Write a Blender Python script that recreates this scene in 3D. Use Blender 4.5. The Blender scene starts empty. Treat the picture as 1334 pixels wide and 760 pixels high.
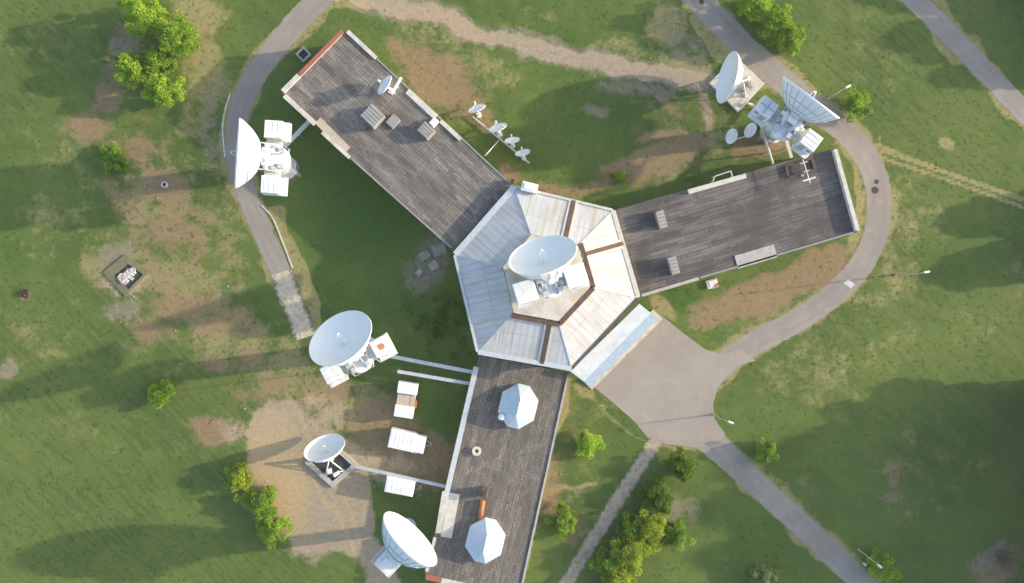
import bpy, math, random
import numpy as np
from mathutils import Vector, Matrix
random.seed(7); rng = np.random.default_rng(11)
S = bpy.context.scene
COL = S.collection
H = 140.0; MPP = 0.13; CX, CY = 667.0, 380.0
SUN_EL = math.radians(16.5); SUN_DIR = Vector((1, 0.13, 0)).normalized()
SUN_VEC = Vector((SUN_DIR.x*math.cos(SUN_EL), SUN_DIR.y*math.cos(SUN_EL), math.sin(SUN_EL)))

def W(px, py, h=0.0):
    """point of the survey photo -> metres, for something standing h above the ground"""
    s = MPP*(1-h/H)
    return Vector(((px-CX)*s, -(py-CY)*s, h))

# ------------------------------------------------------------------ materials
def nt(name):
    m = bpy.data.materials.new(name); m.use_nodes = True
    t = m.node_tree; t.nodes.clear()
    out = t.nodes.new('ShaderNodeOutputMaterial')
    return m, t, out
def N(t, kind, **kw):
    n = t.nodes.new(kind)
    for k, v in kw.items(): setattr(n, k, v)
    return n
def val(t, sock, v):
    if hasattr(v, 'is_output'): t.links.new(v, sock)
    else: sock.default_value = v
def noise(t, scale, detail=4, rough=.6, vec=None, dist=0.0):
    n = N(t, 'ShaderNodeTexNoise'); n.inputs['Scale'].default_value = scale
    n.inputs['Detail'].default_value = detail; n.inputs['Roughness'].default_value = rough
    n.inputs['Distortion'].default_value = dist
    if vec is not None: t.links.new(vec, n.inputs['Vector'])
    return n.outputs['Fac']
def ramp(t, fac, a, b, lo=0.0, hi=1.0):
    n = N(t, 'ShaderNodeMapRange', interpolation_type='SMOOTHSTEP')
    val(t, n.inputs[0], fac); n.inputs[1].default_value = a; n.inputs[2].default_value = b
    n.inputs[3].default_value = lo; n.inputs[4].default_value = hi
    return n.outputs[0]
def mix(t, fac, a, b, mode='MIX'):
    n = N(t, 'ShaderNodeMix', data_type='RGBA', blend_type=mode)
    val(t, n.inputs[0], fac)
    for s, c in ((n.inputs[6], a), (n.inputs[7], b)):
        if hasattr(c, 'is_output'): t.links.new(c, s)
        else: s.default_value = (c[0], c[1], c[2], 1)
    return n.outputs[2]
def math_(t, op, a, b=0.0):
    n = N(t, 'ShaderNodeMath', operation=op); val(t, n.inputs[0], a); val(t, n.inputs[1], b)
    return n.outputs[0]
def pos(t): return N(t, 'ShaderNodeNewGeometry').outputs['Position']
def mapping(t, vec, rot=0.0, scale=(1, 1, 1)):
    m = N(t, 'ShaderNodeMapping'); t.links.new(vec, m.inputs[0])
    m.inputs['Rotation'].default_value = (0, 0, rot); m.inputs['Scale'].default_value = scale
    return m.outputs[0]
def finish(t, out, col, rough=.7, metal=0.0, bump=None, bstr=.3, bdist=.05):
    b = N(t, 'ShaderNodeBsdfPrincipled')
    if hasattr(col, 'is_output'): t.links.new(col, b.inputs['Base Color'])
    else: b.inputs['Base Color'].default_value = (*col, 1)
    val(t, b.inputs['Roughness'], rough); b.inputs['Metallic'].default_value = metal
    if bump is not None:
        n = N(t, 'ShaderNodeBump'); n.inputs['Strength'].default_value = bstr
        n.inputs['Distance'].default_value = bdist
        t.links.new(bump, n.inputs['Height']); t.links.new(n.outputs[0], b.inputs['Normal'])
    t.links.new(b.outputs[0], out.inputs[0])
def simple(name, c1, c2, scale=1.2, rough=.6, metal=0.0, spots=None, fine=9.0, lo=.38, hi=.68):
    m, t, out = nt(name); p = pos(t)
    c = mix(t, ramp(t, noise(t, scale, 5, .65, p), lo, hi), c1, c2)
    f = noise(t, fine, 4, .7, p)
    c = mix(t, math_(t, 'MULTIPLY', f, .35), c, tuple(x*.62 for x in c1))
    if spots: c = mix(t, ramp(t, noise(t, spots[1], 5, .7, p), spots[2], spots[2]+.07), c, spots[0])
    finish(t, out, c, rough, metal, f, .15, .03)
    return m
M = {}
M['white'] = simple('white_paint', (.792, .792, .780), (.660, .666, .660), .9, .45, spots=((.42, .37, .31), 1.3, .64))
M['dishwhite'] = simple('reflector_white', (.86, .86, .85), (.83, .83, .83), .35, .5, fine=2.0)
M['skylight'] = simple('skylight_sheet', (.50, .58, .66), (.44, .52, .60), .8, .4)
M['canopy'] = simple('canopy_sheet', (.460, .506, .552), (.380, .425, .471), .6, .45, spots=((.34, .29, .23), .8, .62))
M['backgrey'] = simple('back_panel_paint', (.76, .77, .77), (.66, .68, .70), .6, .5)
M['steel'] = simple('galvanised_steel', (.48, .50, .52), (.38, .40, .42), 2, .45, .4)
M['duct'] = simple('pale_duct', (.504, .540, .576), (.408, .444, .480), 1.5, .6)
M['cream'] = simple('cream_paint', (.62, .58, .50), (.50, .46, .38), 1.5, .6)
M['concrete'] = simple('concrete', (.432, .408, .372), (.312, .294, .270), .8, .85)
M['paleconc'] = simple('pale_concrete', (.598, .564, .506), (.437, .408, .368), .9, .85)
M['slab'] = simple('weathered_slabs', (.33, .305, .27), (.23, .20, .165), .9, .9, spots=((.12, .13, .07), .7, .60))
M['dark'] = simple('dark_interior', (.035, .035, .04), (.06, .055, .055), 2, .8)
M['brownmetal'] = simple('rusty_brown_flashing', (.085, .05, .038), (.14, .085, .06), 1.0, .75)
M['red'] = simple('red_brick_coping', (.36, .12, .07), (.28, .11, .075), 1.2, .8)
M['orange'] = simple('orange_rust_pipe', (.50, .18, .07), (.33, .12, .06), 2, .75)
M['rustspot'] = simple('rust_stain', (.50, .20, .06), (.40, .22, .10), 2, .85)
M['tan'] = simple('tan_tarp', (.504, .420, .324), (.420, .348, .276), 1.5, .85)
M['grey'] = simple('grey_sheet', (.300, .300, .288), (.213, .213, .206), 1.5, .75)
M['wallpl'] = simple('wall_plaster', (.50, .47, .41), (.40, .37, .32), .6, .85)
M['glass'] = simple('window_glass', (.03, .04, .05), (.05, .06, .07), .5, .12)
M['bluemetal'] = simple('blue_painted_fascia', (.22, .29, .38), (.27, .34, .42), 1.0, .45)
M['bark'] = simple('bark', (.10, .075, .05), (.06, .05, .035), 5, .9)
M['lens'] = simple('lamp_glass', (.7, .7, .68), (.6, .6, .6), 3, .25)
M['rubble'] = simple('rubble', (.62, .54, .48), (.40, .33, .28), 2.2, .9, spots=((.08, .06, .05), 1.6, .60))
M['brush'] = simple('dead_brush', (.085, .06, .045), (.05, .04, .03), 3, .95)
M['twig'] = simple('dry_twigs', (.22, .17, .12), (.14, .11, .08), 3, .95)

def roof_metal():
    m, t, out = nt('white_metal_roof'); p = pos(t)
    uv = N(t, 'ShaderNodeUVMap').outputs[0]
    big = noise(t, .25, 5, .6, p)
    c = mix(t, ramp(t, big, .35, .7), (.50, .515, .53), (.43, .43, .42))
    st = noise(t, 1.0, 5, .65, mapping(t, uv, 0, (1.6, .10, 1)))
    c = mix(t, ramp(t, st, .46, .70, 0, .8), c, (.42, .325, .21))
    st2 = noise(t, 1.0, 4, .65, mapping(t, uv, 0, (3.2, .16, 1)))
    c = mix(t, ramp(t, st2, .52, .8, 0, .55), c, (.25, .235, .21))
    w = N(t, 'ShaderNodeTexBrick'); t.links.new(uv, w.inputs[0])
    w.inputs['Scale'].default_value = 1; w.inputs['Brick Width'].default_value = 1.05; w.inputs['Row Height'].default_value = 4.2
    w.inputs['Mortar Size'].default_value = .035; w.offset = 0
    c = mix(t, math_(t, 'MULTIPLY', w.outputs['Fac'], .6), c, (.20, .18, .165))
    finish(t, out, c, .42, 0, big, .1, .05)
    return m
M['roofmetal'] = roof_metal()
def deck_mat():
    m, t, out = nt('stained_deck'); p = pos(t)
    c = mix(t, ramp(t, noise(t, .5, 5, .6, p), .4, .65), (.552, .528, .480), (.432, .396, .336))
    c = mix(t, ramp(t, noise(t, .35, 4, .6, mapping(t, p, .4, (1, 1, 1))), .55, .7, 0, .8), c, (.60, .42, .22))
    finish(t, out, c, .7)
    return m
M['deck'] = deck_mat()
def bitumen(name, ca, cb, cstain, bw=1.6, rh=.5, patch=.5):
    m, t, out = nt(name); p = pos(t); uv = N(t, 'ShaderNodeUVMap').outputs[0]
    wob = N(t, 'ShaderNodeMix', data_type='RGBA', blend_type='ADD'); wob.inputs[0].default_value = .16
    t.links.new(uv, wob.inputs[6])
    nz = N(t, 'ShaderNodeTexNoise'); nz.inputs['Scale'].default_value = .8; t.links.new(p, nz.inputs['Vector'])
    t.links.new(nz.outputs['Color'], wob.inputs[7]); uvw = wob.outputs[2]
    b = N(t, 'ShaderNodeTexBrick'); t.links.new(uvw, b.inputs[0])
    b.inputs['Scale'].default_value = 1; b.inputs['Brick Width'].default_value = bw; b.inputs['Row Height'].default_value = rh
    b.inputs['Mortar Size'].default_value = .045; b.inputs['Mortar Smooth'].default_value = .4; b.inputs['Bias'].default_value = 0
    b.inputs['Color1'].default_value = (*ca, 1); b.inputs['Color2'].default_value = (*cb, 1)
    b.inputs['Mortar'].default_value = (*[x*.45 for x in ca], 1)
    b2 = N(t, 'ShaderNodeTexBrick'); t.links.new(uvw, b2.inputs[0])
    b2.inputs['Scale'].default_value = 1; b2.inputs['Brick Width'].default_value = 9; b2.inputs['Row Height'].default_value = 1.02
    b2.inputs['Mortar Size'].default_value = .06
    b2.inputs['Color1'].default_value = (.58, .56, .56, 1); b2.inputs['Color2'].default_value = (1.32, 1.31, 1.29, 1)
    b2.inputs['Mortar'].default_value = (.62, .6, .6, 1)
    c = mix(t, .75, b.outputs[0], b2.outputs[0], 'MULTIPLY')
    st = noise(t, 1, 5, .65, mapping(t, uv, 0, (.12, .8, 1)))
    c = mix(t, ramp(t, st, .45, .72, 0, .65), c, cstain)
    big = noise(t, .16, 4, .6, p)
    c = mix(t, ramp(t, big, .42, .66, 0, patch), c, tuple(x*.62 for x in ca))
    f = noise(t, 5, 5, .75, p)
    c = mix(t, ramp(t, f, .5, .8, 0, .5), c, tuple(min(1, x*1.7) for x in cb))
    c = mix(t, ramp(t, noise(t, 3.1, 5, .75, p), .55, .78, 0, .6), c, tuple(x*.35 for x in ca))
    c = mix(t, math_(t, 'MULTIPLY', ramp(t, noise(t, .22, 5, .7, p), .56, .70, 0, .55), ramp(t, noise(t, 1.6, 5, .8, p), .4, .62)), c, tuple(min(1, x*1.35) for x in cb))
    c = mix(t, ramp(t, noise(t, .45, 3, .6, mapping(t, p, 1.1, (1, 1.6, 1))), .66, .76, 0, .55), c, tuple(x*.5 for x in ca))
    finish(t, out, c, .9, 0, f, .5, .05)
    return m
M['bitA'] = bitumen('grey_felt_roof', (.130, .116, .105), (.225, .205, .182), (.24, .215, .18))
M['bitB'] = bitumen('dark_felt_roof', (.088, .078, .073), (.150, .135, .127), (.19, .178, .168), 3.2, .6, .75)
M['bitC'] = bitumen('brown_grey_felt_roof', (.126, .112, .099), (.212, .190, .165), (.185, .155, .125), 1.2, .45)

def asphalt(name, ca, cb, edge=(.26, .22, .17)):
    m, t, out = nt(name); p = pos(t)
    c = mix(t, ramp(t, noise(t, .12, 5, .6, p), .35, .68), ca, cb)
    c = mix(t, ramp(t, noise(t, .55, 5, .7, p), .5, .75, 0, .5), c, tuple(x*1.22 for x in cb))
    c = mix(t, ramp(t, noise(t, .3, 6, .75, mapping(t, p, .7, (1, 3, 1))), .56, .74, 0, .5), c, tuple(x*.68 for x in ca))
    f = noise(t, 7, 4, .8, p)
    c = mix(t, ramp(t, f, .4, .8, 0, .35), c, tuple(x*.65 for x in ca))
    uv = N(t, 'ShaderNodeUVMap').outputs[0]
    sx = N(t, 'ShaderNodeSeparateXYZ'); t.links.new(uv, sx.inputs[0])
    e = math_(t, 'ABSOLUTE', math_(t, 'SUBTRACT', sx.outputs[1], .5))
    tr_ = math_(t, 'MULTIPLY', ramp(t, math_(t, 'ABSOLUTE', math_(t, 'SUBTRACT', e, .21)), .09, .02), ramp(t, noise(t, .25, 4, .7, p), .3, .7, 0, .4))
    c = mix(t, tr_, c, tuple(x*.78 for x in ca))
    e = math_(t, 'ADD', e, math_(t, 'MULTIPLY', math_(t, 'SUBTRACT', noise(t, .9, 5, .7, p), .5), .28))
    c = mix(t, ramp(t, e, .40, .54, 0, .8), c, edge)
    finish(t, out, c, .9, 0, f, .2, .03)
    return m
M['asphalt'] = asphalt('worn_asphalt', (.245, .215, .185), (.305, .268, .230))
M['plaza'] = asphalt('plaza_asphalt', (.295, .252, .212), (.335, .288, .243))

def ground_mat():
    m, t, out = nt('meadow_ground'); p = pos(t)
    a = N(t, 'ShaderNodeAttribute', attribute_name='soil'); sep = N(t, 'ShaderNodeSeparateColor'); t.links.new(a.outputs['Color'], sep.inputs[0])
    a2 = N(t, 'ShaderNodeAttribute', attribute_name='growth'); sep2 = N(t, 'ShaderNodeSeparateColor'); t.links.new(a2.outputs['Color'], sep2.inputs[0])
    n1 = noise(t, .045, 5, .6, p); n2 = noise(t, .35, 6, .7, p); n3 = noise(t, 1.5, 6, .8, p); nm = noise(t, .13, 5, .65, p); n4 = noise(t, 6, 3, .8, p)
    c = mix(t, ramp(t, n1, .35, .66), (.057, .100, .015), (.098, .143, .024))
    c = mix(t, ramp(t, n2, .45, .72, 0, .75), c, (.108, .165, .022))
    c = mix(t, ramp(t, n3, .55, .8, 0, .35), c, (.125, .155, .032))
    c = mix(t, ramp(t, noise(t, .9, 5, .7, p), .55, .75, 0, .35), c, (.036, .075, .012))
    # mowing streaks
    wv = N(t, 'ShaderNodeTexWave', wave_type='BANDS', bands_direction='X')
    wv.inputs['Scale'].default_value = .30; wv.inputs['Distortion'].default_value = 2.2; wv.inputs['Detail'].default_value = 3
    wv.inputs['Detail Scale'].default_value = .4
    mp = mapping(t, p, math.radians(-45)); t.links.new(mp, wv.inputs['Vector'])
    sn = noise(t, 1.0, 4, .6, mapping(t, mapping(t, p, math.radians(-45)), 0, (1.1, .16, 1)), .4)
    stf = math_(t, 'MULTIPLY', ramp(t, math_(t, 'ADD', math_(t, 'MULTIPLY', wv.outputs['Fac'], .14), sn), .46, .78), sep2.outputs[1])
    c = mix(t, math_(t, 'MULTIPLY', stf, .5), c, (.135, .150, .038))
    stg = math_(t, 'MULTIPLY', ramp(t, sn, .50, .30), sep2.outputs[1])
    c = mix(t, math_(t, 'MULTIPLY', stg, .45), c, (.032, .078, .010))
    # lush
    lf = math_(t, 'ADD', sep2.outputs[0], math_(t, 'MULTIPLY', math_(t, 'SUBTRACT', n2, .5), .9))
    c = mix(t, ramp(t, lf, .35, .8, 0, .8), c, mix(t, ramp(t, n3, .4, .7), (.032, .090, .008), (.058, .130, .015)))
    def layer(c, ch, ca, cb, amp, top=.9):
        f = math_(t, 'ADD', math_(t, 'MULTIPLY', ch, 1.3), math_(t, 'MULTIPLY', math_(t, 'SUBTRACT', n2, .5), amp))
        f = math_(t, 'ADD', f, math_(t, 'MULTIPLY', math_(t, 'SUBTRACT', n3, .5), amp*.55))
        f = math_(t, 'ADD', f, math_(t, 'MULTIPLY', math_(t, 'SUBTRACT', nm, .5), amp*.9))
        col = mix(t, ramp(t, noise(t, 1.1, 5, .7, p), .35, .7), ca, cb)
        gate = ramp(t, ch, .0, .3)
        return mix(t, math_(t, 'MULTIPLY', ramp(t, f, .30, .80, 0, top), gate), c, col)
    c = layer(c, sep.outputs[1], (.259, .220, .083), (.363, .297, .143), 1.3, .85)
    c = layer(c, sep.outputs[0], (.302, .185, .099), (.207, .146, .090), 1.3, .85)
    c = layer(c, sep2.outputs[2], (.270, .225, .16), (.17, .145, .10), 1.4, .8)
    nb = noise(t, .10, 4, .6, p)
    c = layer(c, sep.outputs[2], mix(t, sep.outputs[1], (.39, .30, .215), (.48, .335, .185)), mix(t, sep.outputs[1], (.30, .23, .165), (.40, .285, .165)), 1.35, .92)
    c = mix(t, ramp(t, noise(t, 3.2, 4, .8, p), .50, .68, 0, .42), c, (.145, .175, .055))
    c = mix(t, ramp(t, noise(t, 2.6, 4, .8, mapping(t, p, .3)), .50, .70, 0, .45), c, (.040, .068, .018))
    c = mix(t, ramp(t, n4, .5, .85, 0, .10), c, (.05, .08, .02))
    c = mix(t, math_(t, 'MULTIPLY', ramp(t, noise(t, .55, 6, .75, p), .60, .72, 0, .6), ramp(t, n1, .4, .55)), c, (.075, .150, .018))
    hgt = math_(t, 'ADD', math_(t, 'MULTIPLY', n3, 1.0), math_(t, 'MULTIPLY', n4, .5))
    finish(t, out, c, 1.0, 0, hgt, .14, .05)
    return m
M['ground'] = ground_mat()

def leaf(name, ca, cb):
    m, t, out = nt(name)
    a = N(t, 'ShaderNodeAttribute', attribute_name='tone')
    c = mix(t, a.outputs['Fac'], ca, cb)
    d = N(t, 'ShaderNodeBsdfDiffuse'); tr = N(t, 'ShaderNodeBsdfTranslucent'); mx = N(t, 'ShaderNodeMixShader'); mx.inputs[0].default_value = .5
    t.links.new(c, d.inputs[0]); t.links.new(c, tr.inputs[0])
    t.links.new(d.outputs[0], mx.inputs[1]); t.links.new(tr.outputs[0], mx.inputs[2]); t.links.new(mx.outputs[0], out.inputs[0])
    return m
M['leafbright'] = leaf('bright_leaves', (.23, .39, .035), (.45, .60, .085))
M['leafyellow'] = leaf('yellow_green_leaves', (.24, .33, .035), (.46, .54, .075))
M['leafmid'] = leaf('mid_green_leaves', (.16, .30, .035), (.34, .48, .075))
M['leafdark'] = leaf('dark_green_leaves', (.085, .165, .022), (.22, .34, .05))
M['leafpale'] = leaf('grey_green_leaves', (.20, .29, .11), (.34, .43, .20))
M['grass'] = leaf('grass_blades', (.10, .17, .025), (.17, .23, .045))

# ------------------------------------------------------------------ mesh helpers
def link(name, mesh, mats, parent=None):
    for mm in (mats if isinstance(mats, (list, tuple)) else [mats]): mesh.materials.append(M[mm])
    o = bpy.data.objects.new(name, mesh); COL.objects.link(o)
    if parent is not None: o.parent = parent
    return o
class MB:
    def __init__(s): s.v = []; s.f = []; s.mi = []; s.uv = {}; s.sm = set()
    def face(s, pts, mi=0, uv=None):
        b = len(s.v); s.v += [tuple(p) for p in pts]; s.f.append(tuple(range(b, b+len(pts)))); s.mi.append(mi)
        if uv: s.uv[len(s.f)-1] = uv
    def hexa(s, lo, hi, mi=0, mtop=None, uvtop=None):
        """prism between two rings of points, lo and hi, counter-clockwise from above"""
        n = len(lo); b = len(s.v); s.v += [tuple(p) for p in lo]+[tuple(p) for p in hi]
        s.f.append(tuple(range(b+n-1, b-1, -1))); s.mi.append(mi)
        s.f.append(tuple(range(b+n, b+2*n))); s.mi.append(mi if mtop is None else mtop)
        if uvtop: s.uv[len(s.f)-1] = uvtop
        for i in range(n):
            j = (i+1) % n; s.f.append((b+i, b+j, b+n+j, b+n+i)); s.mi.append(mi)
    def box(s, c, size, rz=0.0, mi=0, bev=0.0, mat=None):
        x, y, z = [q/2 for q in size]; R = mat if mat is not None else Matrix.Rotation(rz, 3, 'Z'); c = Vector(c)
        lo = [c+R@Vector(p) for p in ((-x, -y, -z), (x, -y, -z), (x, y, -z), (-x, y, -z))]
        if bev:
            b = bev
            hi0 = [c+R@Vector(p) for p in ((-x, -y, z-b), (x, -y, z-b), (x, y, z-b), (-x, y, z-b))]
            hi1 = [c+R@Vector(p) for p in ((-x+b, -y+b, z), (x-b, -y+b, z), (x-b, y-b, z), (-x+b, y-b, z))]
            s.hexa(lo, hi0, mi); s.f.pop(len(s.f)-5); s.mi.pop(len(s.mi)-5)
            k = len(s.v); s.v += [tuple(p) for p in hi0+hi1]
            s.f.append((k+4, k+5, k+6, k+7)); s.mi.append(mi)
            for i in range(4):
                j = (i+1) % 4; s.f.append((k+i, k+j, k+4+j, k+4+i)); s.mi.append(mi)
        else:
            hi = [c+R@Vector(p) for p in ((-x, -y, z), (x, -y, z), (x, y, z), (-x, y, z))]
            s.hexa(lo, hi, mi)
    def bar(s, p0, p1, w, h=None, mi=0):
        """square or flat bar between two points"""
        p0 = Vector(p0); p1 = Vector(p1); d = p1-p0; L = d.length
        if L < 1e-5: return
        x = d/L; up = Vector((0, 0, 1)) if abs(x.z) < .95 else Vector((0, 1, 0))
        y = up.cross(x).normalized(); z = x.cross(y)
        R = Matrix((x, y, z)).transposed()
        s.box((p0+p1)/2, (L, w, h or w), mat=R, mi=mi)
    def tube(s, p0, p1, r0, r1=None, n=10, mi=0, caps=True):
        r1 = r0 if r1 is None else r1; p0 = Vector(p0); p1 = Vector(p1); d = (p1-p0).normalized()
        up = Vector((0, 0, 1)) if abs(d.z) < .95 else Vector((1, 0, 0))
        x = up.cross(d).normalized(); y = d.cross(x); b = len(s.v)
        for p, r in ((p0, r0), (p1, r1)):
            for i in range(n):
                a = 2*math.pi*i/n; s.v.append(tuple(p+x*(r*math.cos(a))+y*(r*math.sin(a))))
        for i in range(n):
            j = (i+1) % n; s.f.append((b+i, b+j, b+n+j, b+n+i)); s.mi.append(mi); s.sm.add(len(s.f)-1)
        if caps:
            s.f.append(tuple(range(b+n-1, b-1, -1))); s.mi.append(mi); s.f.append(tuple(range(b+n, b+2*n))); s.mi.append(mi)
    def lathe(s, prof, n=32, R=None, o=(0, 0, 0), mi=0, smooth=True, flip=False):
        """profile of (radius, along) revolved about local z, placed by R and o"""
        R = R or Matrix.Identity(3); o = Vector(o); b = len(s.v); k = len(prof)
        for r, z in prof:
            for i in range(n):
                a = 2*math.pi*i/n; s.v.append(tuple(o+R@Vector((r*math.cos(a), r*math.sin(a), z))))
        for q in range(k-1):
            for i in range(n):
                j = (i+1) % n; f = (b+q*n+i, b+q*n+j, b+(q+1)*n+j, b+(q+1)*n+i)
                s.f.append(f[::-1] if flip else f); s.mi.append(mi)
                if smooth: s.sm.add(len(s.f)-1)
    def build(s, name, mats, parent=None):
        me = bpy.data.meshes.new(name); me.from_pydata(s.v, [], s.f); me.update()
        for i, p in enumerate(me.polygons):
            p.material_index = s.mi[i]
            if i in s.sm: p.use_smooth = True
        if s.uv:
            l = me.uv_layers.new(name='UVMap')
            for i, u in s.uv.items():
                for k, li in enumerate(me.polygons[i].loop_indices): l.data[li].uv = u[k]
        return link(name, me, mats, parent)
def tag(o, label=None, cat=None, group=None, kind=None):
    if label: o['label'] = label
    if cat: o['category'] = cat
    if group: o['group'] = group
    if kind: o['kind'] = kind
    return o
def thing(name, label, cat, loc=(0, 0, 0), rz=0.0, group=None):
    o = bpy.data.objects.new(name, None); o.empty_display_size = .5; COL.objects.link(o)
    o.location = loc; o.rotation_euler = (0, 0, rz)
    return tag(o, label, cat, group)
def copy_tree(o, parent=None):
    c = o.copy(); COL.objects.link(c)
    if parent is not None: c.parent = parent
    for ch in [x for x in COL.objects if x.parent == o]: copy_tree(ch, c)
    return c

# ------------------------------------------------------------------ road lines (surveyed)
def catmull(pts, n=10):
    P = [Vector(p) for p in pts]; P = [P[0]*2-P[1]]+P+[P[-1]*2-P[-2]]; out = []
    for i in range(1, len(P)-2):
        for k in range(n):
            t = k/n; a, b, c, d = P[i-1], P[i], P[i+1], P[i+2]
            out.append(.5*((2*b)+(c-a)*t+(2*a-5*b+4*c-d)*t*t+(3*b-a-3*c+d)*t*t*t))
    out.append(P[-2]); return out
ROADS = {
 'ring': ([(440, -28), (414, 0), (384, 32), (352, 70), (328, 106), (312, 145), (306, 185), (312, 222), (326, 265), (346, 312), (367, 356)], [31, 31, 31, 30, 29, 27, 27, 27, 26, 26, 27]),
 'east': ([(880, -32), (910, 0), (968, 60), (1010, 97), (1055, 136), (1095, 166), (1122, 195), (1138, 225), (1145, 258), (1143, 295), (1131, 330), (1108, 363), (1072, 395), (1036, 419), (1000, 438), (962, 460), (925, 490)], [33, 33, 33, 33, 33, 33, 33, 33, 33, 31, 31, 31, 31, 31, 31, 32, 34]),
 'south': ([(900, 545), (928, 577), (962, 609), (1000, 644), (1060, 699), (1121, 758), (1165, 800)], [46, 36, 31, 30, 30, 30, 30]),
 'far': ([(1165, -27), (1192, 0), (1232, 40), (1270, 79), (1334, 146), (1370, 184)], [27, 27, 27, 27, 27, 27]),
}
PLAZA = [(838, 425), (859, 409), (890, 434), (918, 455), (940, 462), (965, 455), (985, 470), (962, 476), (944, 492), (934, 508), (929, 528), (931, 546), (945, 566), (930, 582), (905, 583), (868, 579), (845, 572), (828, 551), (800, 526), (773, 504)]
SLABPATH = ([(855, 574), (835, 604), (800, 660), (770, 708), (738, 760), (715, 797)], 20)
ENDSLAB = ([(366, 355), (372, 372), (382, 397), (391, 420), (398, 440)], 30)
NWQ = [(450, 38), (366, 122), (590, 326), (668, 243)]
EQ = [(803, 273), (832, 388), (1117, 303), (1087, 193)]
SQ = [(624, 463), (553, 752), (678, 779), (742, 486)]
HEX = [(592, 332), (622, 459), (745, 481), (832, 388), (799, 274), (670, 243)]   # counter-clockwise in the world

# ------------------------------------------------------------------ terrain
xs = np.concatenate([[-900, -500, -300, -200, -150, -120], np.arange(-104, 104.01, .42), [120, 150, 200, 300, 500, 900]])
ys = np.concatenate([[-900, -500, -300, -200, -120, -85], np.arange(-66, 66.01, .42), [85, 120, 200, 300, 500, 900]])
GX, GY = np.meshgrid(xs, ys); gx = GX.ravel(); gy = GY.ravel()
PXg = gx/MPP+CX; PYg = -gy/MPP+CY
def wobble(x, y, f, seed):
    r = np.random.default_rng(seed); o = np.zeros_like(x)
    for k in range(7):
        a = r.uniform(0, 6.28); ff = f*r.uniform(.6, 2.4); o += np.sin((x*math.cos(a)+y*math.sin(a))*ff+r.uniform(0, 6.28))/(1+k*.25)
    return o
def field(px, py):
    """soil and growth cover in the meadow, by survey position"""
    qx = px+2.6*wobble(px, py, .035, 1)+1.2*wobble(px, py, .12, 3); qy = py+2.6*wobble(px, py, .035, 2)+1.2*wobble(px, py, .12, 4)
    def sm(a, b, d): t = np.clip((d-a)/(b-a), 0, 1); return t*t*(3-2*t)
    F = {k: np.zeros_like(px) for k in ('dirt', 'dry', 'sand', 'lush', 'mow', 'stone')}
    def ell(k, cx, cy, rx, ry, rot=0, s=1.0):
        a = math.radians(rot); dx = qx-cx; dy = qy-cy
        d = np.hypot((dx*math.cos(a)+dy*math.sin(a))/rx, (-dx*math.sin(a)+dy*math.cos(a))/ry)
        F[k] = np.maximum(F[k], s*sm(1.55, .3, d))
    def seg(pts, exact=False):
        X, Y = (px, py) if exact else (qx, qy); D = np.full_like(px, 1e9)
        for (ax, ay), (bx, by) in zip(pts[:-1], pts[1:]):
            ux, uy = bx-ax, by-ay; t = np.clip(((X-ax)*ux+(Y-ay)*uy)/(ux*ux+uy*uy+1e-9), 0, 1)
            D = np.minimum(D, np.hypot(X-ax-t*ux, Y-ay-t*uy))
        return D
    def lin(k, pts, w, s=1.0): F[k] = np.maximum(F[k], s*sm(w*1.35, w*.5, seg(pts)))
    def poly(k, pts, s=1.0):
        ins = np.zeros(px.shape, bool); n = len(pts)
        for i in range(n):
            (x1, y1), (x2, y2) = pts[i], pts[(i+1) % n]
            c = ((y1 > qy) != (y2 > qy)); ins ^= c & (qx < (x2-x1)*(qy-y1)/((y2-y1) or 1e-9)+x1)
        e = seg(list(pts)+[pts[0]]); v = np.where(ins, .5+np.minimum(e, 14)/28, .5-np.minimum(e, 14)/28)
        F[k] = np.maximum(F[k], s*v)
    # --- dirt: reddish bare soil
    for a in [(112, 165, 34, 24, 0, .8), (175, 195, 45, 28, 10, .6), (215, 245, 35, 24, 20, .75), (215, 300, 45, 30, 10, .55), (258, 335, 30, 24, 0, .5),
              (140, 120, 22, 55, 20, .55), (235, 400, 70, 24, -8, .65), (295, 425, 50, 22, 0, .6), (200, 432, 40, 18, 0, .6), (300, 470, 60, 18, -5, .5), (275, 562, 26, 22, 0, .9),
              (345, 500, 55, 30, 10, .45), (420, 505, 60, 22, 0, .5), (360, 240, 12, 16, 0, .6), (380, 225, 12, 16, 0, .6),
              (575, 105, 70, 40, 38, .75), (620, 150, 40, 18, 40, .5), (520, 60, 30, 16, 30, .45), (700, 95, 45, 12, 15, .25), (665, 225, 30, 14, 30, .55), (720, 250, 40, 14, 15, .6),
              (845, 210, 75, 20, -12, .75), (800, 240, 90, 14, -12, .55), (905, 185, 30, 14, -10, .7), (918, 150, 10, 40, -14, .7), (860, 180, 45, 10, -5, .6),
              (985, 190, 42, 14, -12, .95), (1010, 375, 115, 24, -16, .85), (960, 405, 70, 22, -18, .8), (1080, 335, 45, 18, -18, .6),
              (715, 640, 16, 60, 12, .5), (755, 690, 40, 45, 15, .35), (735, 600, 18, 22, 0, .4), (885, 660, 26, 26, 0, .4), (1170, 645, 45, 48, 0, .35), (1185, 560, 22, 18, 0, .35),
              (1300, 735, 45, 28, -30, .75), (1270, 620, 30, 30, 0, .3), (1050, 640, 40, 14, 42, .3), (1060, 425, 40, 8, -30, .35), (1315, 350, 16, 50, 0, .35),
              (540, 600, 60, 40, 10, .85), (495, 560, 50, 50, 0, .7), (50, 520, 22, 30, 0, .2), (10, 485, 16, 22, 0, .4), (165, 370, 45, 40, 0, .4), (35, 385, 10, 8, 0, .6), (700, 110, 30, 8, 0, .2),
              (165, 50, 12, 40, -20, .4), (130, 690, 60, 25, 0, .15)]: ell('dirt', *a)
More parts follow.
